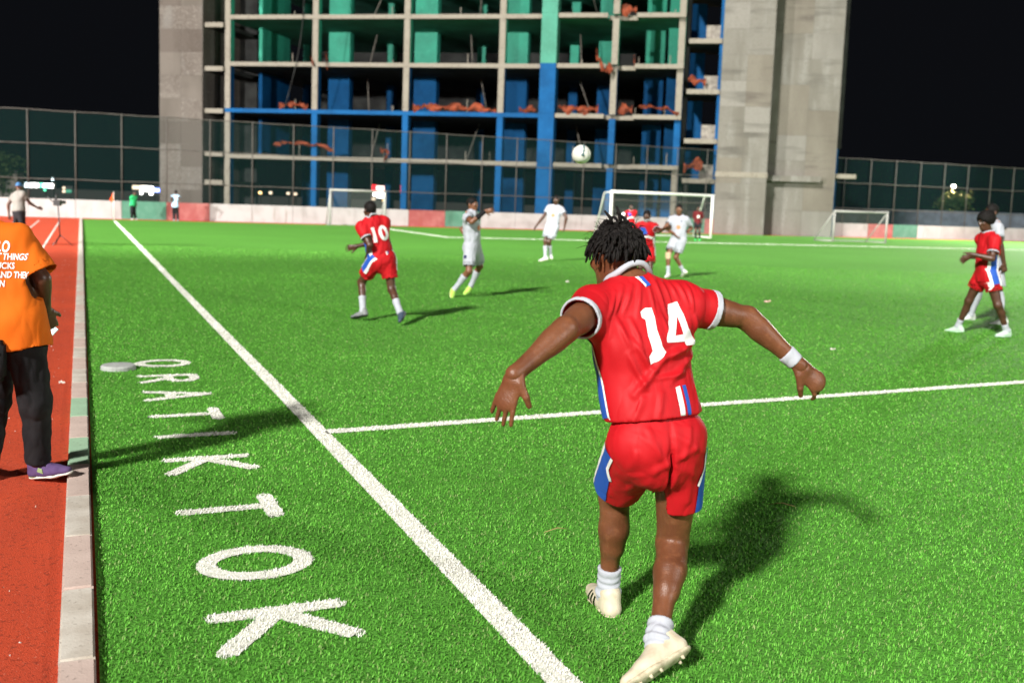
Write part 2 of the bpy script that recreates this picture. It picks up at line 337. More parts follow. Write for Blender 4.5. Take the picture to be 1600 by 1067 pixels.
def bay(i): return (0 if i == 0 else ZS[i - 1]), ZS[i] - TH_S
for i in range(len(ZS)):
    z0, z1 = bay(i); low = i <= 1; body = M['blue'] if i <= 2 else M['teal']
    for k, u in enumerate(cols):
        face = M['blue'] if (low and 0 < k) and not (k == 5 and i == 0) else M['slab']
        w = .46
        c = fbox(u - w / 2, u + w / 2, .10, .62, z0 + .002, z1 - .002).obj('column', body, bld)
        fbox(u - w / 2 + .003, u + w / 2 - .02, .02, .098, z0 + .004, z1 - .004).obj('facing', face, c)
    fbox(24.38, 25.5, -.45, .75, z0 + .003 if i else 0, z1 + TH_S - .004).obj('pier', M['blue'] if i <= 2 else M['teal_pier'], bld)
    for a, b, bk in ((5.96, 7.74, 6), (13.12, 14.95, 6), (20.44, 22.2, 6), (31.3, 32.7, 5.2), (33.0, 33.9, 4.2), (27.2, 28.6, 10), (8.8, 9.5, 12), (1.2, 1.9, 12), (16.5, 17.2, 13), (24.6, 25.3, 12), (11, 11.7, 15)):
        z1b = z1 + .04
        fbox(a, b, bk, bk + (.9 if bk < 8 else .6), z0 + .003, z1b - .003).obj('inner_column', body, bld)
    if i: fbox(1.0, 1.28, 3.8, 9.0, z0 + .003, z1 - .003).obj('partition_wall', body, bld)
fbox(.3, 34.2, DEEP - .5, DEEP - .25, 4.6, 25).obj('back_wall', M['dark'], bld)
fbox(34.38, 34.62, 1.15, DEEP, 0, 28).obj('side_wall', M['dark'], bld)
for i in range(1, 6):                                      # bare starter bars and props standing on the floors
    for u, b in ((4.6, 3), (12.4, 3), (17.9, 2.5), (19.2, 5), (26.6, 2), (30.6, 3), (33.4, 2.4), (10.2, 8)):
        u += random.uniform(-.5, .5); z = ZS[i - 1]; fbox(u, u + .05, b, b + .05, z - .019, z + random.uniform(.6, 1.3)).obj('starter_bar', M['slab'], bld)
    for u in (9.6, 18.2, 27.0): MB().tube([FL(u + random.uniform(-1, 1), 7, ZS[i - 1]), FL(u + random.uniform(-1, 1), 7, ZS[i] - .27)], .05, 6).obj('prop', M['rubble'], bld, True)
MB().tube([FL(6.5 - 1.6 * t + .5 * math.sin(t * 3), -.15, 18 - 10 * t) for t in np.linspace(0, 1, 12)], .03, 5).obj('hanging_cable', M['dark'], bld, True)
# left tower and its stair bay
lt = fbox(-5.07, -1.5, -.5, 6.5, 0, 34); lt.obj('left_tower', M['concrete2'], bld)
for a in (-5.07,): pass
for z in (2.4, 4.54, 7.78, 10.93, 14.16, 17.5, 20.9):
    fbox(-1.495, .035, -.25, .2, z - .17, z + .17).obj('stair_slab', M['slab'], bld)
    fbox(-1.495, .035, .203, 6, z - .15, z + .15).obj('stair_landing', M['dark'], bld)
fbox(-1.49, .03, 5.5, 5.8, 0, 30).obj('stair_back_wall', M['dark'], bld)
# right stair bay, parapets, towers
for z in (3.59, 6.31, 9.66, 13.06, 16.5, 19.9):
    fbox(34.63, 36.86, -.25, .15, z - .17, z + .15).obj('stair_slab', M['slab'], bld)
    fbox(34.64, 36.86, .155, 5, z - .15, z + .13).obj('stair_landing', M['dark'], bld)
    fbox(35.75, 36.84, .5, .75, z + .155, z + 1.15).obj('parapet', M['rubble'], bld)
    fbox(34.66, 35.7, 2.6, 2.9, z + .155, z + 3.0).obj('stair_wall', M['blue'], bld)
    for q in range(6):
        fbox(35.72, 36.84, 3.4 - q * .3, 3.69 - q * .3, z + .135 + q * .17, z + .30 + q * .17).obj('step', M['dark'], bld)
fbox(36.70, 36.90, -.10, 5, 0, 30).obj('stair_side_wall', M['blue'], bld)
fbox(36.905, 40.3, -.6, 5.5, 0, 36).obj('right_tower', M['concrete'], bld)
fbox(40.303, 44.95, 1.4, 6.5, 0, 36).obj('right_tower_wing', M['concrete'], bld)
fbox(40.31, 44.0, .75, 1.395, 3.75, 4.15).obj('ledge', M['concrete'], bld)
fbox(36.86, 40.35, -.655, -.605, 3.9, 4.25).obj('pour_band', M['slab'], bld)
fbox(44.953, 45.4, 3.0, 6.2, 6.21, 36).obj('rear_fin', M['dark'], bld)
fbox(44.953, 45.25, 3.0, 6.2, 0, 6.2).obj('rear_fin_base', M['blue'], bld)
fbox(45.0, 46.4, 1.9, 3.1, 4.1, 4.4).obj('corner_ledge', M['slab'], bld)
# shallow formwork panels on the tower faces
def formwork(u0, u1, back, nu, z0, z1, hz, m):
    du = (u1 - u0) / nu; z = z0; r = 0
    while z < z1:
        off = 0
        for k in range(nu):
            d = random.choice((.012, .016, .02))
            fbox(u0 + k * du + .006, u0 + (k + 1) * du - .006, back - d, back - .002, z + .008, z + hz - .008).obj('formwork_panel', random.choice(m), bld)
        z += hz; r += 1
FWM = [M['concrete']] * 3 + [mat('concrete_pale', (.175, .166, .15), .85, .2, noise=[((.5, .5, .15), (.13, .123, .11), .4, .62, 4), ((.3, .3, 1.5), (.09, .085, .075), .56, .74, 5), (9, (.14, .13, .115), .5, .75, 5)], bump=(9, .35, .03)),
       mat('concrete_warm', (.145, .132, .11), .85, .2, noise=[((.5, .5, .15), (.11, .098, .08), .4, .62, 4), ((.3, .3, 1.5), (.08, .07, .06), .56, .74, 5), (9, (.12, .105, .09), .5, .75, 5)], bump=(9, .35, .03))]
formwork(36.93, 40.28, -.6, 2, .05, 20, 1.72, FWM)
formwork(40.9, 44.9, 1.4, 2, .05, 20, 1.72, FWM)
FWL = [M['concrete2']] * 2 + [mat('concrete_brown_pale', (.12, .104, .09), .85, .2, noise=[((.5, .5, .15), (.09, .078, .066), .4, .62, 4), ((.3, .3, 1.5), (.07, .06, .052), .56, .74, 5)], bump=(9, .35, .03)), mat('concrete_brown_dark', (.092, .077, .066), .85, .2, noise=[((.5, .5, .15), (.07, .057, .048), .4, .62, 4), (9, (.1, .085, .075), .5, .75, 5)], bump=(9, .35, .03))]
formwork(-5.04, -1.53, -.5, 2, .05, 20, 1.72, FWL)

# orange debris netting caught on slab edges, each strip its own thing
def netting(name_lab, pts, w, seed):
    """a crumpled strip of netting lying along pts"""
    rr = np.random.default_rng(seed); P = [np.asarray(p, float) for p in pts]; n = 14 * (len(P) - 1)
    t = np.linspace(0, len(P) - 1, n + 1); C = np.array([P[min(int(a), len(P) - 2)] * (1 - (a - min(int(a), len(P) - 2))) + P[min(int(a), len(P) - 2) + 1] * (a - min(int(a), len(P) - 2)) for a in t])
    C[:, 2] += np.convolve(rr.normal(0, w * .45, n + 1), np.ones(5) / 5, 'same'); vs_, fs = [], []
    for i in range(n + 1):
        ww = w * (.75 + .4 * math.sin(i * .55 + seed) + rr.uniform(-.12, .12))
        for k, (dz, dn) in enumerate(((-.5, .04), (-.15, .16), (.2, .05), (.5, .12))):
            vs_.append(C[i] + V(0, 0, dz * ww + rr.normal(0, .015)) + FN * (dn + .06 * math.sin(i * .8 + k * 1.3) + rr.normal(0, .02)))
    for i in range(n):
        for k in range(3): a = i * 4 + k; fs.append((a, a + 1, a + 5, a + 4))
    o = mo('safety_netting', vs_, fs, M['orange_net'], None, False, C[0])
    sm = o.modifiers.new('thickness', 'SOLIDIFY'); sm.thickness = .02
    return tag(o, name_lab, 'netting', 'orange safety netting on the building')
E2 = ZS[1] + .2
netting('orange netting on the blue slab edge in the leftmost bay of the building', [FL(4.5, .1, E2), FL(5.6, .1, E2 + .2), FL(6.8, .1, E2 + .1)], .38, 1)
netting('long orange netting strip above the blue slab in the middle bay', [FL(15.0, .1, E2 + .1), FL(17, .1, E2 + .1), FL(19, .1, E2 + .15), FL(21.2, .1, E2 - .1)], .5, 2)
netting('short orange netting scrap beside the wide blue pier, on the blue slab', [FL(22.9, .1, E2 + .05), FL(24.1, .1, E2 + .12)], .4, 3)
netting('orange netting piled right of the wide blue pier, behind the ball player', [FL(25.8, -.3, E2 + .2), FL(27.2, -.3, E2 + .05), FL(28.6, -.3, E2 + .2)], .55, 4)
netting('orange netting bundle on the recessed slab edge of the second floor', [FL(29.9, .6, E2 + .2), FL(30.9, .6, E2 + .2)], .7, 5)
netting('thin orange netting trailing to the right end of the second floor slab', [FL(31.4, -.2, E2 + .35), FL(33.2, -.2, E2 + .25), FL(34.2, -.3, E2 - .1)], .22, 6)
netting('orange netting draped from the third floor slab near the right columns', [FL(28.3, -.3, ZS[2] + .75), FL(28.7, -.42, ZS[2] - .1), FL(29.5, -.42, ZS[2] - .2)], .6, 7)
netting('small hanging orange rag on the third floor beside the right column', [FL(30.9, -.0, ZS[2] + .6), FL(31.0, -.1, ZS[2] - .15)], .35, 8)
netting('orange rag hanging at the second column from the left tower', [FL(7.1, -.1, ZS[2] + .4), FL(7.3, -.15, ZS[2] - .3)], .3, 9)
netting('narrow orange rag hanging just right of the second column', [FL(8.25, -.1, ZS[2] + .8), FL(8.4, -.15, ZS[2] - .5)], .25, 10)
netting('orange netting on the fourth floor slab at the top edge of the picture', [FL(29.6, .5, ZS[3] + .3), FL(30.9, .5, ZS[3] + .35)], .75, 11)
netting('orange netting over rubble in the right stair bay', [FL(34.7, .2, 9.66 + .75), FL(35.9, .2, 9.66 + .8)], .5, 12)
netting('orange netting sagging low behind the fence, left half of the first floor', [FL(4.2, -.05, ZS[0] + .8), FL(6.5, -.05, ZS[0] + .95), FL(9.0, -.05, ZS[0] + .45)], .28, 13)
netting('curl of orange netting hooked on the first floor slab by the middle fence post', [FL(12.6, -.05, ZS[0] + .7), FL(13.3, -.1, ZS[0] + .3), FL(12.9, -.1, ZS[0] - .2)], .3, 14)
netting('orange netting sheet hanging in the lower right stair bay behind the fence', [FL(34.7, -.3, 3.59 + 1.0), FL(36.0, -.3, 3.59 + 1.0)], .75, 15)

# ------------------------------------------------------------------ goals
def goal(a, b, h, r, depth_dir, depth, label, m, net=True, brace=False):
    a, b = np.asarray(a, float), np.asarray(b, float); g = empty('goal', (a + b) / 2); tag(g, label, 'goal')
    Z = V(0, 0, 1)
    MB().tube([a, a + Z * h], r, 10).obj('post', m, g, True); MB().tube([b, b + Z * h], r, 10).obj('post', m, g, True)
    d = N(b - a); MB().tube([a + Z * h - d * r, b + Z * h + d * r], r, 10).obj('crossbar', m, g, True)
    dd = N(depth_dir)
    for p in (a, b):
        q = p + dd * depth
        pts = [p + Z * h, q + Z * .03] if brace else [p + Z * (h - .02), p + dd * depth * .45 + Z * (h - .05), q + Z * .03]
        MB().tube(pts, r * .55, 6).obj('back_stay', m, g, True)
        MB().tube([p + Z * .04, q + Z * .04], r * .55, 6).obj('ground_bar', m, g, True)
    MB().tube([a + dd * depth + Z * .04, b + dd * depth + Z * .04], r * .55, 6).obj('rear_bar', m, g, True)
    if net:
        t0 = depth * (.45 if not brace else 0)
        nm = MB(); A1, B1, A2, B2 = a + Z * (h - .03), b + Z * (h - .03), a + dd * t0 + Z * (h - .05), b + dd * t0 + Z * (h - .05); A3, B3 = a + dd * depth + Z * .04, b + dd * depth + Z * .04
        if not brace: nm.poly([A1, B1, B2, A2])
        nm.poly([A2, B2, B3, A3]); nm.poly([A1, A2, A3, a + Z * .04]); nm.poly([B1, B2, B3, b + Z * .04]); nm.obj('net', M['goalnet'], g)
    return g
goal((5.18, 54.0, .02), (11.23, 57.0, .02), 2.42, .075, (-.40, .92, 0), 1.8, 'large white football goal with net beside the right tower', M['frame_white'])
goal((-10.45, 56.2, .02), (-7.45, 56.9, .02), 2.0, .06, (-.40, .92, 0), .95, 'small pale training goal in front of the white wall, behind player ten', M['goal_grey'], True, True)
goal((18.75, 58.6, .02), (22.0, 59.0, .02), 1.80, .06, (-.62, .78, 0), 1.3, 'small pale training goal at the right, before the red wall panel', M['goal_grey'], True, True)

# corner flag
cf = empty('corner_flag', SL(-.05, 51.1, .02)); tag(cf, 'thin corner post with orange flag where touchline meets the end wall', 'flag')
MB().tube([SL(-.05, 51.1, .02), SL(-.05, 51.1, 1.5)], .016, 6).obj('pole', M['frame_white'], cf, True)
p = SL(-.05, 51.1, 0); ff = MB(); nseg = 6
for i in range(nseg + 1):
    x = .36 * i / nseg; h = .5 * (1 - .75 * i / nseg); o = V(-.5 * x, -.15 * math.sin(i * 1.3) * .3, 0)
    ff.v += [p + o + V(0, 0, 1.5 - .06 * i), p + o + V(0, 0, 1.5 - .06 * i - h)]
for i in range(nseg): ff.f.append((2 * i, 2 * i + 1, 2 * i + 3, 2 * i + 2))
fo = ff.obj('flag', M['flag'], cf); fo.modifiers.new('thickness', 'SOLIDIFY').thickness = .004

# pale round plate lying on the turf, and litter
pp = SL(-1.24, 6.83, .02); pl = MB(); nn = 28
for r, z in ((.155, 0), (.155, .03), (.145, .042), (.0, .052)):
    for k in range(nn if r else 1): a = 2 * math.pi * k / nn; pl.v.append(pp + V(r * math.cos(a), r * math.sin(a), z))
for j in range(2):
    for k in range(nn): pl.f.append((j * nn + k, j * nn + (k + 1) % nn, (j + 1) * nn + (k + 1) % nn, (j + 1) * nn + k))
for k in range(nn): pl.f.append((2 * nn + k, 2 * nn + (k + 1) % nn, 3 * nn))
tag(pl.obj('round_plate', M['disc'], None, False, pp), 'pale grey round plate lying on the turf beside the letter O', 'plate')
def scrap(x, y, s, m, lab, seed, z=.055):
    rr = np.random.default_rng(seed); n = 4; vs_ = []; fs = []
    for i in range(n + 1):
        for j in range(n + 1): vs_.append(V(x + (i / n - .5) * s + rr.normal(0, s * .07), y + (j / n - .5) * s * .7 + rr.normal(0, s * .07), z + abs(rr.normal(0, s * .22))))
    for i in range(n):
        for j in range(n): a = i * (n + 1) + j; fs.append((a, a + 1, a + n + 2, a + n + 1))
    o = mo('litter', vs_, fs, m, None, False, (x, y, z)); o.modifiers.new('thickness', 'SOLIDIFY').thickness = .004
    return tag(o, lab, 'litter', 'litter scattered over the pitch')
scrap(4.62, 17.9, .11, M['litter_pink'], 'pink scrap of paper on the turf right of player fourteen', 1)
scrap(1.15, 20.8, .07, M['litter'], 'small white scrap on the turf left of player fourteen\'s head', 2)
scrap(3.9, 11.9, .05, M['litter'], 'tiny white scrap on the turf above the right hand of player fourteen', 3)
scrap(-3.75, 8.2, .045, M['litter'], 'small white crumb on the turf near the kerb', 4)
def straw(a, b, lab):
    a, b = np.asarray(a, float), np.asarray(b, float); m_ = (a + b) / 2 + V(.01, .01, .012)
    return tag(MB().tube([a, m_, b], [.002, .003, .0015], 5).obj('dry_stalk', M['straw'], None, True, a), lab, 'stalk')
straw((.2, 4.83, .06), (.32, 4.88, .065), 'dry brown stalk on the turf left of player fourteen\'s thigh')
straw((1.47, 5.44, .06), (1.62, 5.40, .065), 'dry pale stalk on the turf right of player fourteen\'s shorts')
# crumbs of light gravel on the track
gm = MB()
for i in range(420):
    al = random.uniform(-1, 22) ** 1.0; pe = -1.75 - random.random() ** 1.6 * 2.2; c = SL(pe, al, .013); s = random.uniform(.003, .009)
    q = [c + V(random.uniform(-s, s), random.uniform(-s, s), 0) for _ in range(3)]; gm.v += q + [c + V(0, 0, s)]
    n = len(gm.v) - 4; gm.f += [(n, n + 1, n + 3), (n + 1, n + 2, n + 3), (n + 2, n, n + 3)]
kind(gm.obj('loose_grit', M['litter']), 'stuff')['label'] = 'pale grit scattered on the red track'

# ------------------------------------------------------------------ far things behind the fence: signs, lamps, trees
def sign(name, c, w, h, parts, lab, frame='plastic', legs=True):
    c = np.asarray(c, float); g = empty(name, (c[0], c[1], 0)); tag(g, lab, 'sign')
    MB().box(c + V(-w / 2 - .06, .02, -h / 2 - .06), V(w + .12, 0, 0), V(0, .15, 0), V(0, 0, h + .12)).obj('case', M[frame], g)
    for (x0, x1, z0, z1, m, nm) in parts:
        MB().box(c + V(-w / 2 + x0 * w, -.03 - .002 * len(nm), -h / 2 + z0 * h), V((x1 - x0) * w, 0, 0), V(0, .045, 0), V(0, 0, (z1 - z0) * h)).obj(nm, M[m], g)
    if legs:
        for x in (-.3, .3): MB().tube([(c[0] + x * w, c[1] + .1, 0), (c[0] + x * w, c[1] + .1, c[2] - h / 2)], .05, 6).obj('leg', M['plastic'], g)
    return g
sign('shop_sign', (-13.7, 100, 2.1), 1.5, 1.6, [(0, .28, .55, 1, 'lit_red', 'panel'), (.3, 1, .5, .95, 'lit_pink', 'panel'), (.1, .35, .32, .5, 'lit_white', 'letter'), (.36, .9, .22, .62, 'lit_white', 'lettering'), (.0, .25, .05, .2, 'lit_warm', 'bulb_row'), (.75, 1, .0, .16, 'lit_amber', 'bulb_row')], 'bright red and white lit shop sign seen through the building behind player ten')
sign('pylon_sign', (-11.4, 100, 2.2), .35, 1.6, [(0, 1, .5, 1, 'lit_red', 'panel'), (.2, .8, .02, .4, 'lit_amber', 'panel')], 'narrow upright red lit sign right of the red shop sign')
sign('blue_sign', (-38.9, 105, 1.6), 2.9, .95, [(0, .45, .55, .95, 'lit_warm', 'fascia'), (.3, .75, .35, .9, 'lit_white', 'lettering'), (.28, .36, .0, .6, 'lit_white', 'letter'), (.62, .74, .0, .5, 'lit_white', 'letter'), (.76, 1, .3, .75, 'lit_blue', 'panel'), (.8, .95, .38, .62, 'lit_cyan', 'lettering')], 'white and blue lit shop sign above the green wall panel')
sign('green_sign', (-47.75, 100, 1.68), 3.0, .5, [(0, .18, .1, .9, 'lit_cyan', 'letter'), (.2, .46, .1, .9, 'lit_white', 'letter'), (.5, .62, .15, .95, 'lit_green', 'letter'), (.62, .82, .1, .9, 'lit_cyan', 'letter'), (.84, .98, .1, .9, 'lit_white', 'letter')], 'white and green lit shop lettering behind the cameraman')
sign('dim_sign', (-45.0, 100, 1.35), .9, .62, [(.35, 1, .05, .5, 'lit_dim', 'panel'), (0, .3, .05, .4, 'lit_warm', 'letter'), (0, .3, .6, .95, 'lit_warm', 'letter')], 'dim green lit board right of the white and green lettering')
def lamp(c, r, m, lab, pole=True):
    c = np.asarray(c, float); g = empty('street_lamp', (c[0], c[1], 0)); tag(g, lab, 'lamp')
    bm = bmesh.new(); bmesh.ops.create_icosphere(bm, subdivisions=2, radius=r)
    me = [(v.co.x, v.co.y, v.co.z * .8) for v in bm.verts]; fs = [tuple(v.index for v in f.verts) for f in bm.faces]; bm.free()
    mo('bulb', np.array(me) + c, fs, M[m], g, True)
    MB().tube([(c[0], c[1] + .3, 0), (c[0], c[1] + .3, c[2] + .3), (c[0], c[1], c[2] + r + .06)], [.06, .05, .04], 6).obj('pole', M['post'], g, True)
    MB().tube([c + V(0, 0, r * .7), c + V(0, 0, r * 1.1)], [r * 1.25, r * .5], 10).obj('hood', M['plastic'], g)
    return g
lamp((-10.6, 98, 2.8), .11, 'lit_cyan', 'small white lamp on a pole right of the red shop signs'); lamp((-10.6, 97.5, 1.7), .10, 'lit_amber', 'small warm lamp just below the white one right of the shop signs')
for i, (px, m, zz, lab) in enumerate(((-24.6, 'lit_amber', 1.72, 'yellow lamp under the building, leftmost of the row of small lights'), (-23.6, 'lit_warm', 1.75, 'dim warm lamp just right of the yellow one under the building'), (-21.9, 'lit_warm', 1.75, 'third small lamp from the left under the building'),
        (-21.2, 'lit_warm', 1.72, 'fourth small lamp from the left under the building'), (-19.7, 'lit_white', 1.72, 'bright small lamp, fifth from the left under the building'), (-17.9, 'lit_warm', 1.75, 'last small lamp of the row under the building'))):
    lamp((px, 96, zz), .17, m, lab)
lamp((-46.0, 99, 2.35), .13, 'lit_cyan', 'round white lamp above the lit green lettering'); lamp((-46.3, 98, 1.25), .11, 'lit_green', 'small green lamp below the lit green lettering')
lamp((7.6, 70, 1.12), .10, 'lit_white', 'round pale lamp seen inside the large goal near its left post')
lamp((54.6, 125, 5.57), .26, 'lit_white', 'lit street lamp above the yellow lit tree at the right')
lamp((43.7, 104, 1.75), .14, 'lit_amber', 'small warm lamp low behind the fence at the right')
pl_ = bpy.data.lights.new('street_lamp_light', 'POINT'); plo = bpy.data.objects.new('street_lamp_light', pl_); COL.objects.link(plo); pl_.energy = 9000; pl_.color = (1, .72, .28); pl_.shadow_soft_size = .25; plo.location = (54.6, 124.4, 5.2)

def tree(name, base, h, r, lab, seed, leaf=.35, n=1500, zc=.62, m='leaf'):
    rr = np.random.default_rng(seed); base = np.asarray(base, float); t = empty(name, base); tag(t, lab, 'tree' if 'tree' in name else 'plant')
    tr = MB(); top = base + V(rr.normal(0, .2), rr.normal(0, .2), h * .8)
    tr.tube([base, base + (top - base) * .4 + V(.1, 0, 0), top], [.05 * h * .45, .03 * h * .45, .01 * h], 7)
    ends = []
    for k in range(8):
        a = rr.uniform(0, 6.28); s = base + (top - base) * rr.uniform(.35, .9); e = s + V(math.cos(a) * r * .7, math.sin(a) * r * .7, rr.uniform(.1, .3) * h); ends.append(e)
        tr.tube([s, (s + e) / 2 + V(0, 0, .1), e], [.012 * h, .008 * h, .003 * h], 5)
    tr.obj('trunk', M['bark'], t, True)
    cl = [base + V(0, 0, h * zc) + rr.normal(0, 1, 3) * V(r * .5, r * .5, h * .16) for _ in range(22)] + ends
    vs_ = []; fs = []
    for i in range(n):
        c = cl[rr.integers(len(cl))] + rr.normal(0, 1, 3) * r * .2; a = N(rr.normal(0, 1, 3)); b = N(np.cross(a, rr.normal(0, 1, 3))); s = leaf * rr.uniform(.5, 1.1)
        k = len(vs_); vs_ += [c - a * s, c + b * s * .35, c + a * s, c - b * s * .35]; fs.append((k, k + 1, k + 2, k + 3))
    mo('crown', vs_, fs, M[m], t)
    return t
tree('street_tree', (53.9, 123.2, 0), 4.9, 1.7, 'tree lit yellow by the street lamp behind the right fence', 3, .3, 1700, .62)
tree('garden_shrub', (-40.6, 79, 0), 4.3, 1.2, 'leafy green shrub behind the fence at the far left', 8, .22, 900, .6)
hb = empty('low_house', (-45, 92, 0)); tag(hb, 'pale low house wall behind the fence at the far left', 'house')
MB().box((-53, 92, 0), V(7.0, 0, 0), V(0, 1.2, 0), V(0, 0, 2.75)).obj('wall', M['concrete2'], hb); MB().box((-53.2, 91.8, 2.755), V(7.3, 0, 0), V(0, 1.5, 0), V(0, 0, .2)).obj('roof', M['dark'], hb)
MB().box((-49, 91.96, 1.0), V(1.2, 0, 0), V(0, .03, 0), V(0, 0, 1.1)).obj('window', M['plastic'], hb)
fw_ = empty('far_wall', (45, 98, 0)); tag(fw_, 'long bluish grey boundary wall far behind the right fence', 'wall')
for k in range(9):
    MB().box((30 + k * 5, 98 + k * .6, 0), V(4.96, .58, 0), V(0, .2, 0), V(0, 0, 2.3)).obj('panel', mat('far_wall_paint', (.11, .13, .16), .8, .2, noise=[(1.5, (.08, .09, .11), .4, .6, 4)]) if k == 0 else bpy.data.materials['far_wall_paint'], fw_)
# dark sheet slung over the end wall at the right
ds = MB()
for i in range(7):
    u = 68.2 + i * .42; dz = [.0, -.25, -.45, -.62, -.5, -.2, 0][i]
    ds.v += [WL(u, .05, 1.06), WL(u, .06 + .02 * (i % 2), .98 + dz)]
for i in range(6): ds.f.append((2 * i, 2 * i + 1, 2 * i + 3, 2 * i + 2))
dso = ds.obj('dark_sheet', M['dark'], None, False, WL(68, .05, 1)); dso.modifiers.new('thickness', 'SOLIDIFY').thickness = .02
tag(dso, 'dark sheet hanging over the white end wall at the right', 'sheet')

# floodlight masts added outside the frame to carry the fill lamps
for (pos, aim, _w, _s), lab in zip(FILL_MASTS, ('added fill floodlight mast beside the track, left of the frame', 'floodlight mast beyond the right edge of the frame', 'added fill floodlight mast behind the camera to the right', 'added fill floodlight mast beside the right touchline, outside the frame')):
    b = V(pos[0], pos[1], 0); d = N(V(aim[0] - pos[0], aim[1] - pos[1], 0)); x = V(d[1], -d[0], 0); m_ = empty('fill_floodlight_mast', b); tag(m_, lab, 'mast', 'floodlight masts'); H_ = pos[2]; c_ = b - d * .8
    MB().tube([c_, c_ + Z1 * (H_ + 1.2)], [.22, .11], 10).obj('pole', M['post'], m_, True)
    MB().box(c_ - x * 1.6 + Z1 * (H_ + .9), x * 3.2, d * .1, Z1 * .1).obj('crossarm', M['post'], m_); MB().box(c_ - x * 1.6 + Z1 * (H_ - 1.6), x * 3.2, d * .1, Z1 * .1).obj('crossarm', M['post'], m_)
    for i in range(3):
        for z in (H_ - 1.7, H_ + .95): MB().box(c_ + x * (-1.5 + i * 1.1) + d * .12 + Z1 * z, x * .8, d * .25, Z1 * .5).obj('lamp_head', M['plastic'], m_)
# ------------------------------------------------------------------ football in the air
def football(c, r):
    bm = bmesh.new(); bmesh.ops.create_icosphere(bm, subdivisions=4, radius=r)
    vs_ = np.array([v.co[:] for v in bm.verts]); fs = [tuple(v.index for v in f.verts) for f in bm.faces]; bm.free()
    ico = bmesh.new(); bmesh.ops.create_icosphere(ico, subdivisions=1, radius=1); seeds = np.array([v.co[:] for v in ico.verts]); ico.free()
    d = N(vs_[0]) * 0; nv = vs_ / np.linalg.norm(vs_, axis=1)[:, None]; dots = np.sort(nv @ seeds.T, axis=1); gap = np.arccos(np.clip(dots[:, -2], -1, 1)) - np.arccos(np.clip(dots[:, -1], -1, 1))
    vs_ = vs_ * (1 - .025 * np.exp(-(gap / .03) ** 2))[:, None]
    b = mo('football', vs_ + c, fs, mat('ball_leather', (.70, .71, .67), .45, .4, noise=[(11, (.55, .53, .42), .55, .75, 4)]), None, True, c)
    tag(b, 'white football in the air in front of the building', 'ball')
    st = MB(); pts = []
    for a in np.linspace(-.2, 1.35, 14): pts.append(c + r * 1.004 * N(V(.12 + .1 * math.sin(2 * a), -math.cos(a), math.sin(a))))
    st.tube(pts, [.004 + .012 * (i == 0 or i == 1) + .004 * (i % 3) for i in range(14)], 6)
    st.obj('printed_stripe', mat('ball_teal', (.04, .13, .15), .5, .3), b, True)
football(V(.75, 11.75, 2.28), .11)

